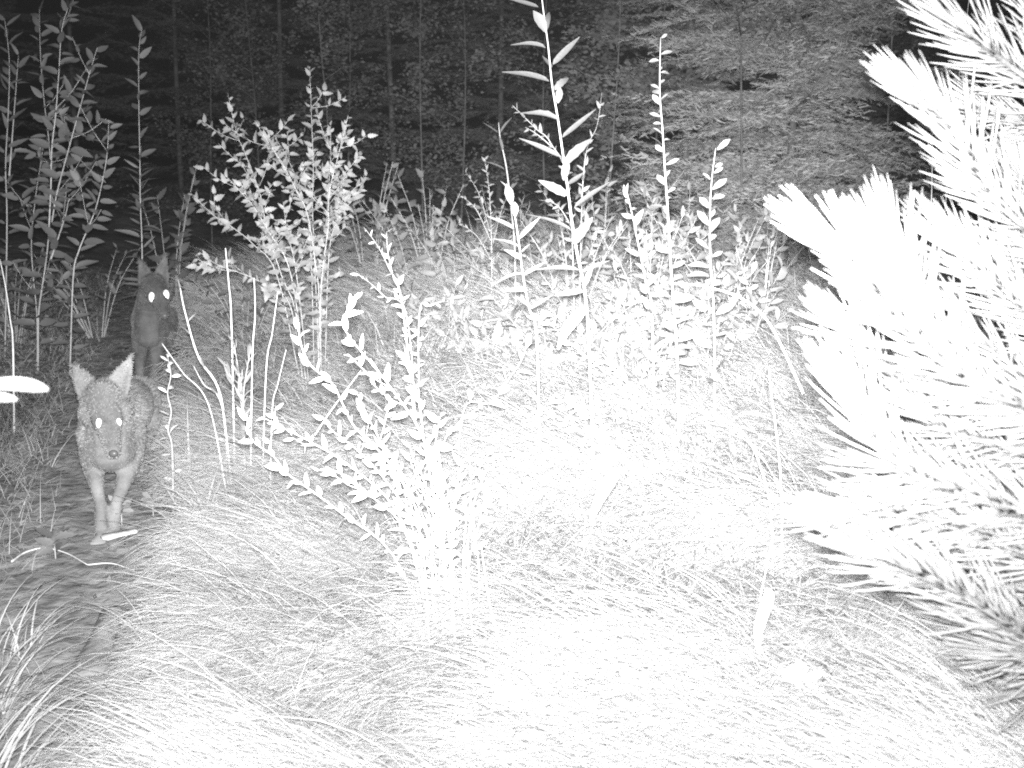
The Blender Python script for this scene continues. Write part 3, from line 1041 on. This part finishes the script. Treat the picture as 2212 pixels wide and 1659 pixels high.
stalk('dry_stalk', 'tall straight pale stalk rising left of the twiggy shrub', 'stalk', [(487, 536), (494, 611), (500, 701)], 4.2, .005, 508)
stalk('dry_stalk', 'straight pale stalk in the middle of three below the twiggy shrub', 'stalk', [(549, 600), (551, 680), (545, 780)], 4.1, .0045, 540)
stalk('dry_stalk', 'straight pale stalk leaning right below the twiggy shrub', 'stalk', [(600, 630), (588, 720), (575, 800)], 4.1, .004, 565)
stalk('dry_stalk', 'short thin stalk right of the leaning pale stalk', 'stalk', [(618, 755), (600, 830), (588, 890)], 3.9, .003, 582)
bits_stalk('knobbly dry stalk with bracts right of the far coyote head', [(388, 616), (400, 675), (429, 772), (477, 858)], 4.2, .006, 500, .07, .05)
bits_stalk('thin knobbly stalk rising from the bank right of the far coyote', [(418, 790), (440, 830), (480, 880)], 4.1, .004, 505, .06, .05)
stalk('dry_stalk', 'bare straight stalk pointing at the legs of the far coyote', 'stalk', [(350, 742), (395, 805), (453, 882)], 4.0, .0038, 500)
px_plant('lupine', 'bunch of narrow upright leaves at the foot of the pale stalks', 'plant', [
    ([(505, 740), (515, 800), (522, 860)], 530, 0, 0), ([(540, 760), (530, 820), (526, 870)], 531, 0, 0), ([(485, 780), (505, 830), (522, 880)], 531, 0, 0)],
    4.1, 'leaf', [dict(spacing=.02, size=.055, kind='lan', ang=35, s0=.3, taper=.2)], r=.004)
px_plant('curled_stalk', 'wavy stalk with curled leaves right of the near coyote', 'stalk', [
    ([(362, 770), (369, 810), (362, 850), (370, 890), (363, 930), (372, 970)], 374, 0, 0)],
    4.15, 'leafbright', [dict(spacing=.018, size=.036, kind='obo', ang=75, s0=.2, taper=.1, face=.3)], r=.005)
stalk('grass_stalk', 'straight pale straw slanting at the left side of the trail', 'straw', [(110, 930), (82, 1005), (52, 1090)], -0.05, .004, None)
stalk('arched_stem', 'arched pale stem over the dark ground at left', 'stem', [(25, 1213), (55, 1193), (97, 1184), (144, 1195), (189, 1220)], -0.03, .0045, None)
stalk('twig', 'thin twig joined to the end of the arched stem', 'twig', [(189, 1220), (240, 1217), (290, 1232)], -0.02, .003, None)
stalk('straw', 'pale straw lying near the bottom edge beside the brand corner', 'straw', [(229, 1526), (205, 1566), (183, 1602)], -0.01, .004, None)
bpy.data.objects['straw']['label'] = 'pale straw lying across the trail near the bottom edge'
stalk('straw', 'long white straw at the bottom edge under the bank', 'straw', [(385, 1540), (340, 1570), (285, 1605)], -0.06, .0035, None)
stalk('arching_stem', 'long white stem arching right towards the pine', 'stem', [(1440, 610), (1530, 620), (1610, 649), (1658, 693), (1690, 751), (1712, 799), (1735, 850)], 2.7, .0035, None)
stalk('grass_stalk', 'thin upright white stalk just left of the pine', 'stalk', [(1661, 799), (1666, 850), (1674, 911), (1687, 1049)], 2.8, .0028, 1690)
stalk('grass_stalk', 'curved white stalk left of the thin upright stalk near the pine', 'stalk', [(1600, 930), (1620, 955), (1642, 1007), (1664, 1100)], 2.8, .0026, 1672)
stalk('grass_stalk', 'thin white stalk below the curved white stalk near the pine', 'stalk', [(1672, 1150), (1655, 1230), (1640, 1300)], 2.5, .0022, None)
stalk('twig', 'bent white twig in the grass left of the pine', 'twig', [(1690, 935), (1645, 965), (1640, 1010)], -0.16, .003, None)
stalk('straw', 'white straw lying level below the middle of the picture', 'straw', [(1180, 1112), (1260, 1108), (1340, 1135)], -0.16, .003, None)
stalk('straw', 'long white straw slanting down right in the lower middle', 'straw', [(1440, 1272), (1480, 1310), (1530, 1385)], -0.16, .004, None)
stalk('straw', 'white straw slanting down left in the lower middle', 'straw', [(1475, 1330), (1425, 1410), (1375, 1485)], -0.16, .004, None)
stalk('straw', 'short white straw above the long slanting straw', 'straw', [(1245, 1200), (1300, 1235), (1360, 1265)], -0.16, .003, None)
stalk('straw', 'thin level straw reaching towards the lower pine branch', 'straw', [(1380, 1172), (1500, 1165), (1650, 1168)], -0.16, .0025, None)
stalk('grass_stalk', 'long thin stalk bowing down right of the white bush', 'stalk', [(1040, 1180), (1055, 1290), (1078, 1385)], 2.6, .003, None)
stalk('grass_stalk', 'slender stalk slanting in front of the twig crossing the hollow', 'stalk', [(780, 800), (720, 880), (680, 940)], 3.4, .0028, None)
stalk('pale_twig', 'thin twig running level across the centre grass', 'twig', [(1020, 700), (1100, 690), (1180, 735), (1225, 760)], -0.20, .003, None)


def dead_blade(label, p0, p1, d, width, dd=0.0):
    a, b = at(*p0, d), at(*p1, d + dd)
    n = 8
    ax = b - a
    s = nrm(np.cross(ax, FWD))
    vs, fs = [], []
    for i in range(n + 1):
        f = i / n
        c = a + ax * f + UP * .012 * math.sin(f * 5) + s * .006 * math.sin(f * 6.3)
        wv = width * (.25 + .75 * math.sin(PI * min(1, .08 + f * .9))) * (1 - .5 * f ** 4)
        th = FWD * .0015
        for q in (-1, 1):
            vs += [c + s * wv * q * .5 - th + FWD * (.006 * (1 - abs(f - .5))), c + s * wv * q * .5 + th + FWD * (.006 * (1 - abs(f - .5)))]
    for i in range(n):
        k = i * 4
        fs += [(k, k + 2, k + 6, k + 4), (k + 1, k + 5, k + 7, k + 3), (k, k + 4, k + 5, k + 1), (k + 2, k + 3, k + 7, k + 6)]
    fs += [(0, 1, 3, 2), (n * 4, n * 4 + 2, n * 4 + 3, n * 4 + 1)]
    mb = MB()
    mb.add(vs, fs)
    o = link('dead_leaf', mb.mesh('dead_leaf', M['leafbright'], True, origin=a), loc=tuple(a))
    return tag(o, label, 'dead leaf', 'long dead leaves caught in the grass')


dead_blade('long white dead leaf slanting in front of the tallest plant', (1262, 665), (1205, 745), 3.2, .028)
dead_blade('long white dead leaf hanging in the grass below centre', (1334, 1012), (1276, 1124), 2.7, .026)
dead_blade('long white dead leaf standing upright near the lower pine branches', (1660, 1272), (1640, 1398), 2.2, .022)

# old wood slab on the trail and the bark chip under the paw
def slab(name, label, cat, a, b, wa, wb, th, m='wood'):
    a, b = np.array(a), np.array(b)
    ax = nrm(b - a)
    s = nrm(np.cross(ax, (0, 0, 1)))
    u_ = np.cross(s, ax)
    n = 10
    vs, fs = [], []
    for i in range(n + 1):
        f = i / n
        c = a + (b - a) * f
        wv = (wa + (wb - wa) * f) * (1 + .10 * math.sin(f * 9 + 1)) * (.65 if i in (0, n) else 1)
        t = th * (1 + .2 * math.sin(f * 7)) * (.5 if i in (0, n) else 1)
        for an in range(8):
            q = 2 * PI * an / 8
            cx, sx = math.cos(q), math.sin(q)
            vs.append(c + s * wv * .5 * math.copysign(abs(cx) ** .6, cx) + u_ * t * .5 * math.copysign(abs(sx) ** .6, sx))
    for i in range(n):
        for q in range(8):
            q2 = (q + 1) % 8
            fs.append((i * 8 + q, i * 8 + q2, (i + 1) * 8 + q2, (i + 1) * 8 + q))
    fs += [tuple(range(7, -1, -1)), tuple(n * 8 + q for q in range(8))]
    mb = MB()
    mb.add(vs, fs)
    o = link(name, mb.mesh(name, M[m], True, origin=a), loc=tuple(a))
    return tag(o, label, cat)


a_, b_ = on_ground(252, 3.30), on_ground(178, 2.96)
slab('wood_slab', 'old pale wood slab lying along the right side of the trail', 'wood', a_ + [0, 0, .04], b_ + [0, 0, -.012], .05, .10, .055)
a_, b_ = on_ground(222, 3.86), on_ground(300, 3.93)
slab('bark_chip', 'white bark chip lying under the front paws of the near coyote', 'bark', a_ + [0, 0, .035], b_ + [0, 0, .035], .05, .03, .012, 'dry')


# grass tufts with separate blades at lower left
def tuft(px, d, n, ln, label, az0, spread, m='grass', up=.6):
    b = on_ground(px, d)
    root = thing('grass_tuft', b, label, 'grass tuft')
    for i in range(n):
        a = az0 + random.gauss(0, spread)
        L = ln * random.uniform(.5, 1.15)
        r0 = np.array([random.gauss(0, .035), random.gauss(0, .035), -.01])
        o = link('blade', random.choice(TUFT), root)
        o.location = tuple(r0)
        o.rotation_euler = (0, 0, a)
        o.scale = (L, L, L * random.uniform(up, 1.15))


TUFT = []
for i in range(8):
    l0, bd = random.uniform(.05, .45), random.uniform(.8, 2.0)
    R1 = np.array([[0, 0, 0.]])
    V, F = [], []
    pos = np.zeros(3)
    for k in range(9):
        s = k / 8
        th = l0 + bd * s
        if k:
            pos = pos + np.array([math.sin(th), 0, math.cos(th)]) / 8
        wv = .009 * (1 - s ** 2) + .0006
        V += [pos + np.array([0, -wv, 0]), pos + np.array([.3 * wv, 0, -.3 * wv]), pos + np.array([0, wv, 0])]
    for k in range(8):
        a = k * 3
        F += [(a, a + 1, a + 4, a + 3), (a + 1, a + 2, a + 5, a + 4)]
    V = np.array(V)
    TUFT.append(np_mesh('blade', V, [np.array(F)], M['grass'], np.full(len(V), .85)))

tuft(-10, 2.75, 90, .34, 'grass tuft at the left edge fanning over the trail', .3, .8)
tuft(20, 3.1, 50, .26, 'smaller grass tuft behind the left edge tuft', .6, 1.2)
tuft(-40, 2.35, 70, .40, 'grass tuft in the bottom left corner sweeping right', .35, .5)
tuft(330, 2.40, 80, .33, 'grass tuft overhanging the trail at the bottom edge', 3.0, .5)
tuft(345, 2.75, 30, .32, 'grass tuft drooping off the bank above the bottom tuft', 3.2, .5)
tuft(365, 3.1, 35, .30, 'grass tuft drooping off the bank beside the wood slab', 3.3, .6)
tuft(470, 2.25, 80, .33, 'thick grass tuft at the bottom edge right of the trail', 3.3, .7)
tuft(470, 3.7, 80, .40, 'tall grass tuft on the bank right of the near coyote', 2.6, .9)
tuft(420, 4.3, 70, .40, 'tall grass tuft behind the curled stalk', 2.2, .9)
tuft(2180, 2.4, 60, .3, 'grey grass tuft in the bottom right corner', 3.3, .8)

# near leaf at the left edge
b = at(-130, 900, 1.25)
gb = on_ground(-330, 1.25)
root = thing('leafy_twig', gb, 'glaring white leafy twig poking in at the left edge', 'twig')
mb = MB()
mb.tube(curve([gb - np.array([0, 0, .02]), at(-300, 1200, 1.25), b, at(-40, 852, 1.25)], 20), [.004] * 9 + [.003] * 13 if False else .0035, 6)
part('stem', mb, M['stem'], root)
lv_, lf_ = [], []
for i in range(13):
    t = i / 12
    wv = .115 * max(.08, 1 - abs(2 * t - 1) ** 3.2) ** .6 * (.75 + .35 * t)
    zz = .06 * math.sin(PI * t) - .26 * t ** 3
    lv_ += [(-wv, t, zz + .25 * wv), (0, t, zz), (wv, t, zz + .25 * wv)]
for i in range(12):
    lf_ += [(i * 3, i * 3 + 1, i * 3 + 4, i * 3 + 3), (i * 3 + 1, i * 3 + 2, i * 3 + 5, i * 3 + 4)]
NEARLEAF = np_mesh('leaf', np.array(lv_), [np.array(lf_)], M['leafnear'])
for (p0, p1, sz, nz_) in (((-50, 838, 1.25), (88, 826, 1.25), .066, (.1, -1.0, .8)), ((-60, 872, 1.24), (36, 846, 1.22), .047, (.1, -.8, .8)),
                          ((-120, 890, 1.25), (-220, 800, 1.3), .06, (0, -.6, 1))):
    q0, q1 = at(*p0), at(*p1)
    o = link('leaf', NEARLEAF, root)
    o.matrix_basis = leaf_matrix(q0 - np.array(root.location), q1 - q0, np.array(nz_), sz)


# ------------------------------------------------------------------ COYOTES
def sphere_into(mb, c, r, n=10, m_=8, sq=(1, 1, 1), rot=None):
    vs, fs = [], []
    for i in range(m_ + 1):
        th = PI * i / m_
        for k in range(n):
            a = 2 * PI * k / n
            p = np.array([math.sin(th) * math.cos(a), math.sin(th) * math.sin(a), math.cos(th)]) * r * np.array(sq)
            if rot is not None:
                p = rot @ p
            vs.append(np.array(c) + p)
    for i in range(m_):
        for k in range(n):
            k2 = (k + 1) % n
            fs.append((i * n + k, (i + 1) * n + k, (i + 1) * n + k2, i * n + k2))
    mb.add(vs, fs)


def chain(mb, nodes):
    """tapered limb through (point, radius) nodes, as overlapping balls that are then remeshed into one skin"""
    P = [np.array(p) for p, r in nodes]
    Rr = [r for p, r in nodes]
    for i in range(len(P) - 1):
        L = np.linalg.norm(P[i + 1] - P[i])
        n = max(2, int(L / (min(Rr[i], Rr[i + 1]) * .35)))
        for j in range(n + 1):
            f = j / n
            sphere_into(mb, P[i] * (1 - f) + P[i + 1] * f, Rr[i] * (1 - f) + Rr[i + 1] * f)


def ear(mb, bl, br, tip, back, thick=.009):
    bl, br, tip, back = map(np.array, (bl, br, tip, back))
    n = 14
    for i in range(n + 1):
        f = i / n
        wv = (1 - f ** 1.7)
        c = (bl + br) / 2 * (1 - f) + tip * f
        h = (br - bl) / 2 * wv
        for q in np.linspace(-1, 1, 7):
            cup = back * (.022 * (1 - q * q)) * (1 - f * .8)
            sphere_into(mb, c + h * q + cup, thick * (1 - .45 * f), 8, 6)


def coyote(label, limbs, ears, eyes, nose, gaze, fur_n, fur_len, mid, feet, coat='fur'):
    mb = MB()
    for l in limbs:
        chain(mb, l)
    for e in ears:
        ear(mb, *e)
    for l in limbs:                                   # four toes on every paw
        if l[-1][1] == .016:
            tp, fw = np.array(l[-1][0]), nrm(np.array(l[-1][0]) - np.array(l[-2][0]))
            sd_ = nrm(np.cross(fw, (0, 0, 1)))
            for k_ in (-1.5, -.5, .5, 1.5):
                chain(mb, [(tp + sd_ * k_ * .009, .010), (tp + sd_ * k_ * .012 + fw * (.022 - .004 * abs(k_)) - np.array([0, 0, .004]), .0088)])
    b = np.array([feet[0], feet[1], float(gz(feet[0], feet[1]))])
    root = thing('coyote', b, label, 'coyote', 'coyotes walking along the trail')
    me = mb.mesh('body_draft', M[coat], True, origin=b)
    tmp = link('body_draft', me)
    r1 = tmp.modifiers.new('r', 'REMESH')
    r1.mode = 'VOXEL'
    r1.voxel_size = .0065
    s1 = tmp.modifiers.new('s', 'SMOOTH')
    s1.factor = .5
    s1.iterations = 4
    dg = bpy.context.evaluated_depsgraph_get()
    body = bpy.data.meshes.new_from_object(tmp.evaluated_get(dg))
    bpy.data.objects.remove(tmp)
    bpy.data.meshes.remove(me)
    body.name = 'body'
    body.polygons.foreach_set('use_smooth', [True] * len(body.polygons))
    n = len(body.vertices)
    co = np.empty(n * 3, np.float32)
    body.vertices.foreach_get('co', co)
    co = co.reshape(-1, 3)
    no = np.empty(n * 3, np.float32)
    body.vertices.foreach_get('normal', no)
    no = no.reshape(-1, 3)
    # coat colour: darker grizzled back, paler legs and throat
    tone = 1.0 - .22 * smooth((no[:, 2] - .2) / .6) * smooth((co[:, 2] - .25) / .1) + .12 * smooth((.25 - co[:, 2]) / .15)
    tone = tone * (1 + .10 * vnoise(co[:, 0] * 9, co[:, 2] * 9, 1.0))
    at_ = body.attributes.new('val', 'FLOAT', 'POINT')
    at_.data.foreach_set('value', tone.astype(np.float32))
    if not body.materials:
        body.materials.append(M[coat])
    link('body', body, root)
    # fur strands lying back and down
    pick = rng.integers(0, n, fur_n)
    p, q = co[pick], no[pick]
    flow = np.array([mid[0], mid[1], -.45])[None] + rng.normal(0, .28, (fur_n, 3))
    tang = flow - q * np.sum(flow * q, 1)[:, None]
    tang /= (np.linalg.norm(tang, axis=1)[:, None] + 1e-6)
    ln = fur_len * rng.uniform(.5, 1.2, fur_n) * (.35 + .65 * smooth((p[:, 2] - .22) / .12) - .05 * (p[:, 2] < .2))
    headd = np.linalg.norm(p + b - np.array(nose)[None], axis=1)
    ln = ln * (.26 + .74 * smooth((headd - .33) / .10)) * 1.0
    for (e, r) in eyes:
        ln[np.linalg.norm(p + b - np.array(e)[None], axis=1) < .032] *= .15
    d = q * .55 + tang * .8
    tip = p + d * ln[:, None]
    s = np.cross(d, q + rng.normal(0, .3, (fur_n, 3)))
    s /= (np.linalg.norm(s, axis=1)[:, None] + 1e-6)
    midp = p + (q * .65 + tang * .45) * (ln * .5)[:, None]
    wv = .0016
    V = np.stack([p - s * wv, p + s * wv, midp + s * wv * .8, midp - s * wv * .8, tip], 1).reshape(-1, 3)
    bi = (np.arange(fur_n) * 5)[:, None]
    fm = np_mesh('fur', V, [bi + np.array([[0, 1, 2, 3]]), bi + np.array([[3, 2, 4]])], M[coat], np.repeat(tone[pick] * rng.uniform(.6, 1.45, fur_n), 5))
    fo = link('fur', fm, root)
    fo['kind'] = 'stuff'
    from mathutils.bvhtree import BVHTree
    bv = BVHTree.FromPolygons([v.co.copy() for v in body.vertices], [tuple(f.vertices) for f in body.polygons])
    for (e, r) in eyes:
        em = MB()
        gd0 = nrm(np.array(gaze) - np.array(e))
        hit = bv.ray_cast(Vector(np.array(e) + gd0 * .5 - b), Vector(-gd0))[0]
        if hit is not None:
            e = np.array(hit) + b + gd0 * r * .12
        gd = nrm(np.array(gaze) - np.array(e))
        x = nrm(np.cross(gd, (0, 0, 1)))
        z = np.cross(x, gd)
        rot = np.stack([x, z, gd], 1)
        sphere_into(em, np.array(e), r, 14, 10, (.85, 1.3, .35), rot)
        part('eye', em, M['eye'], root)
    nm = MB()
    sphere_into(nm, nose, .013, 12, 8, (1.15, .8, .9))
    part('nose', nm, M['nose'], root)
    return root


def foot(px, d, lift=.018, dy=0.0):
    g_ = on_ground(px, d)
    g_[2] += lift
    return g_


A = at
# near coyote: head lowered, walking towards the camera
fl_, fr_ = foot(219, 3.93), foot(245, 3.99)
hl_, hr_ = foot(262, 4.78), foot(303, 4.62)
coyote('nearer coyote with lowered head walking towards the camera on the trail', [
    [(A(222, 862, 3.90), .062), (A(232, 908, 3.83), .048), (A(240, 945, 3.78), .031), (A(244, 976, 3.74), .022)],
    [(A(200, 893, 3.90), .046), (A(222, 880, 3.88), .055), (A(254, 890, 3.89), .046)],
    [(A(220, 865, 3.92), .064), (A(232, 890, 4.02), .082), (A(245, 885, 4.16), .105), (A(258, 885, 4.35), .108), (A(275, 880, 4.6), .095), (A(288, 870, 4.78), .085)],
    [(A(238, 930, 4.02), .08), (A(240, 965, 4.06), .085), (A(256, 945, 4.3), .098), (A(272, 925, 4.55), .07), (A(285, 895, 4.75), .08)],
    [(A(207, 935, 4.10), .058), (A(198, 985, 4.13), .040), (A(208, 1045, 4.03), .024), (A(217, 1085, 4.0), .019), (fl_, .021), (fl_ + np.array([.005, -.035, -.004]), .016)],
    [(A(275, 935, 4.10), .058), (A(284, 985, 4.13), .040), (A(266, 1048, 4.04), .024), (A(252, 1085, 4.01), .019), (fr_, .021), (fr_ + np.array([-.005, -.035, -.004]), .016)],
    [(A(302, 862, 4.76), .080), (A(318, 902, 4.62), .052), (A(316, 945, 4.80), .030), (A(311, 965, 4.78), .022), (hr_, .021), (hr_ + np.array([-.005, -.035, -.004]), .016)],
    [(A(272, 870, 4.78), .078), (A(262, 915, 4.64), .050), (A(266, 950, 4.86), .028), (hl_, .020), (hl_ + np.array([-.005, -.035, -.004]), .016)],
    [(A(288, 858, 4.86), .035), (A(296, 880, 5.0), .045), (A(298, 920, 5.08), .042), (A(296, 955, 5.1), .018)],
], [
    (A(178, 868, 3.91), A(217, 838, 3.90), A(155, 786, 3.93), np.array([0, 1., 0])),
    (A(226, 838, 3.90), A(270, 862, 3.91), A(284, 768, 3.93), np.array([0, 1., 0])),
], [(A(214, 914, 3.815), .0145), (A(257, 912, 3.82), .012)], A(245, 980, 3.72), (0, -.1, CAM_H), 42000, .026, (.1, 1.0), (-1.30, 3.9))

# far coyote: head up, eyes shining
fl_, fr_ = foot(303, 6.0), foot(331, 6.05)
hl_, hr_ = foot(330, 6.75), foot(358, 6.6)
coyote('farther coyote with head up and both eyes shining behind the nearer one', [
    [(A(332, 618, 5.98), .064), (A(343, 642, 5.90), .050), (A(350, 664, 5.84), .032), (A(354, 680, 5.79), .022)],
    [(A(316, 640, 5.98), .045), (A(333, 632, 5.96), .054), (A(352, 636, 5.97), .044)],
    [(A(330, 625, 6.0), .066), (A(322, 660, 6.08), .066), (A(320, 695, 6.16), .083), (A(325, 700, 6.4), .088), (A(335, 695, 6.6), .082), (A(342, 690, 6.78), .085)],
    [(A(320, 690, 6.08), .068), (A(322, 722, 6.12), .072), (A(330, 720, 6.35), .08), (A(340, 705, 6.7), .07)],
    [(A(304, 718, 6.14), .046), (A(302, 748, 6.16), .038), (A(302, 785, 6.06), .024), (fl_, .021), (fl_ + np.array([.003, -.035, -.004]), .016)],
    [(A(340, 718, 6.14), .046), (A(341, 748, 6.16), .038), (A(335, 785, 6.10), .024), (fr_, .021), (fr_ + np.array([.003, -.035, -.004]), .016)],
    [(A(356, 690, 6.75), .074), (A(360, 722, 6.62), .048), (A(358, 755, 6.8), .026), (hr_, .020), (hr_ + np.array([.003, -.035, -.004]), .016)],
    [(A(334, 690, 6.78), .074), (A(334, 725, 6.66), .048), (A(334, 755, 6.86), .026), (hl_, .020), (hl_ + np.array([.003, -.035, -.004]), .016)],
    [(A(345, 680, 6.86), .035), (A(350, 700, 7.0), .045), (A(352, 735, 7.08), .04), (A(352, 755, 7.1), .018)],
], [
    (A(303, 622, 5.98), A(330, 600, 5.97), A(301, 560, 6.0), np.array([0, 1., 0])),
    (A(333, 602, 5.97), A(361, 618, 5.98), A(358, 549, 6.0), np.array([0, 1., 0])),
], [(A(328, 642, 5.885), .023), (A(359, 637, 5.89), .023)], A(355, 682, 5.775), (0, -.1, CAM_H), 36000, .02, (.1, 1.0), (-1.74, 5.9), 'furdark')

# ------------------------------------------------------------------ PINE AT THE RIGHT EDGE
nm = MB()
vs, fs = [], []
for i in range(5):
    s = i / 4
    rr = .021 * (1 - .3 * s) if i < 4 else .006
    for k in range(3):
        a = 2 * PI * k / 3
        vs.append((rr * math.cos(a), s, rr * math.sin(a) + .10 * s * s))
for i in range(4):
    for k in range(3):
        k2 = (k + 1) % 3
        fs.append((i * 3 + k, i * 3 + k2, (i + 1) * 3 + k2, (i + 1) * 3 + k))
fs += [(2, 1, 0), (12, 13, 14)]
nm.add(vs, fs)
NEEDLE = nm.mesh('needle', M['pine'])
nv = np.array([v.co[:] for v in NEEDLE.vertices])
nf = [tuple(p.vertices) for p in NEEDLE.polygons]

PB = on_ground(2600, 1.9)
pine = thing('pine_tree', PB, 'young pine with glaring long needled branches filling the right edge', 'tree')
mb = MB()
mb.tube([PB + np.array([0, 0, -.05]), PB + np.array([.01, 0, .6]), PB + np.array([-.01, .02, 1.3]), PB + np.array([0, 0, 2.0])], [.045, .038, .028, .014], 9)
part('trunk', mb, M['bark'], pine)
shoots = [  # picture points tip first, depth, depth change at tip, needles, needle length
    ([(2130, -60), (2180, 40), (2240, 150), (2330, 240)], 1.95, 0, 150, .105),
    ([(1985, 52), (2050, 95), (2123, 150), (2215, 215), (2330, 300)], 1.9, -.05, 210, .105),
    ([(2040, 232), (2110, 258), (2215, 285), (2330, 330)], 2.0, 0, 150, .10),
    ([(1905, 205), (1973, 262), (2020, 330), (2070, 410), (2150, 500), (2260, 580), (2380, 640)], 1.75, -.05, 330, .105),
    ([(2120, 350), (2160, 430), (2215, 520), (2330, 600)], 2.0, .05, 170, .10),
    ([(1720, 515), (1775, 560), (1830, 625), (1885, 700), (1976, 790), (2090, 860), (2230, 905), (2400, 960)], 1.5, -.08, 420, .10),
    ([(1845, 510), (1880, 590), (1925, 690), (1990, 800)], 1.6, 0, 200, .10),
    ([(1975, 515), (2030, 570), (2110, 640), (2220, 720), (2380, 800)], 1.7, 0, 260, .10),
    ([(1760, 845), (1800, 905), (1850, 985), (1940, 1040), (2060, 1080), (2230, 1140), (2420, 1200)], 1.5, -.05, 400, .10),
    ([(1750, 1110), (1830, 1110), (1930, 1115), (2060, 1150), (2220, 1230)], 1.55, 0, 260, .10),
    ([(1810, 1200), (1880, 1227), (2018, 1288), (2110, 1350), (2220, 1420), (2380, 1480)], 1.55, -.05, 310, .10),
    ([(2090, 1410), (2150, 1415), (2230, 1420), (2350, 1440)], 1.6, 0, 90, .10),
    ([(1740, 700), (1790, 740), (1850, 800)], 1.7, 0, 90, .08),
    ([(2000, 960), (2080, 985), (2180, 1000), (2330, 1050)], 1.8, .1, 170, .10),
    ([(2165, 1500), (2215, 1480), (2330, 1460)], 1.7, 0, 60, .09),
    ([(2180, 700), (2230, 800), (2330, 900)], 1.9, .1, 130, .10),
    ([(2100, 560), (2150, 650), (2220, 760)], 1.85, .05, 150, .10),
    ([(1960, 840), (2050, 870), (2200, 900)], 1.75, .05, 160, .10),
    ([(2050, 1180), (2130, 1230), (2240, 1290)], 1.75, .05, 150, .10),
    ([(1930, 1150), (2010, 1190), (2130, 1240), (2260, 1320)], 1.7, .05, 110, .10),
    ([(1960, 1010), (2050, 1060), (2160, 1120), (2290, 1200)], 1.72, .05, 110, .10),
    ([(2010, 690), (2080, 760), (2180, 840), (2290, 930)], 1.75, .05, 110, .10),
    ([(2000, 1330), (2080, 1370), (2200, 1400), (2300, 1440)], 1.7, .05, 110, .10),
    ([(1900, 880), (1980, 930), (2090, 960), (2230, 1000)], 1.65, .05, 110, .10),
]
needles = []
for (pp, d, dd, cnt, nl) in shoots:
    c = px_stem([(x + 70, y) for (x, y) in pp], d, None, dd)              # base first, tip last
    end = np.array(c[0])
    tr = PB + np.array([0, 0, min(1.9, max(.2, end[2] - PB[2] - .05))])
    full = [tr, (tr + end) / 2 + np.array([0, 0, -.02])] + c
    bm = MB()
    n = len(full)
    bm.tube(full, [.009 - .0065 * i / (n - 1) for i in range(n)], 6)
    part('branch', bm, M['bark'], pine)
    c = np.array(c)
    seg = np.linalg.norm(np.diff(c, axis=0), axis=1)
    cum = np.concatenate([[0], np.cumsum(seg)])
    cnt = int(cnt * .85)
    for q in range(cnt):
        f = (q + random.random()) / cnt
        f = 1 - (1 - f) ** 1.25
        s = f * cum[-1]
        i = min(max(int(np.searchsorted(cum, s)), 1), len(c) - 1)
        t = nrm(c[i] - c[i - 1])
        p = c[i - 1] + t * (s - cum[i - 1])
        u_ = nrm(np.cross(t, (.2, 1, .1)))
        v_ = np.cross(t, u_)
        a = random.uniform(0, 2 * PI)
        rd = u_ * math.cos(a) + v_ * math.sin(a)
        tipf = max(0, (f - .75) / .25)
        an = math.radians(random.gauss(36, 8) * (1 - .6 * tipf))
        dr = nrm(t * math.cos(an) + rd * math.sin(an) + np.array([0, 0, .06]))
        needles.append((p + rd * .003, dr, t, nl * 1.0 * random.uniform(.75, 1.1) * (1 - .15 * tipf), float(np.dot(p, FWD))))
needles.sort(key=lambda q: q[4])
rv, rf = [], []
inframe = []
for (p, dr, t, s, dep) in needles:
    q = p - np.array([0, 0, CAM_H])
    pxq = CX + FPX * q[0] / dep
    inframe.append(pxq < 2190)
k = 0
for i, (p, dr, t, s, dep) in enumerate(needles):
    mtx = leaf_matrix(p - PB, dr, t, s)
    if inframe[i] and k < 300 and i % 4 == 0:
        o = link('needle', NEEDLE, pine)
        o.matrix_basis = mtx
        k += 1
    else:
        A_ = np.array(mtx)
        rv.append(nv @ A_[:3, :3].T + A_[:3, 3])
N = len(rv)
nvn = len(nv)
quads = np.array([f for f in nf if len(f) == 4])
tris = np.array([f for f in nf if len(f) == 3])
off = (np.arange(N) * nvn)[:, None, None]
me = np_mesh('needles', np.concatenate(rv), [(quads[None] + off).reshape(-1, 4), (tris[None] + off).reshape(-1, 3)], M['pine'])
o = link('needles', me, pine)
o['kind'] = 'stuff'


# ------------------------------------------------------------------ ADDED HAZE (volume for the milky glare veil)
hz = MB()
x0, x1, y0, y1, z0, z1 = -42, 42, -8, 72, -1.4, 8.0
hz.add([(x0, y0, z0), (x1, y0, z0), (x1, y1, z0), (x0, y1, z0), (x0, y0, z1), (x1, y0, z1), (x1, y1, z1), (x0, y1, z1)],
       [(0, 3, 2, 1), (4, 5, 6, 7), (0, 1, 5, 4), (1, 2, 6, 5), (2, 3, 7, 6), (3, 0, 4, 7)])
hm = bpy.data.materials.new('veil_haze')  # added volume whose backscatter lifts the dark gaps
hm.use_nodes = True
hn = hm.node_tree
hn.nodes.remove(hn.nodes['Principled BSDF'])
pv = hn.nodes.new('ShaderNodeVolumePrincipled')
pv.inputs['Color'].default_value = (.9, .9, .9, 1)
pv.inputs['Density'].default_value = HAZE
hn.links.new(pv.outputs[0], hn.nodes['Material Output'].inputs['Volume'])
ho = link('haze', hz.mesh('haze', hm, False))
tag(ho, 'thin haze volume added for the milky veil of flash glare', 'haze', kind='stuff')
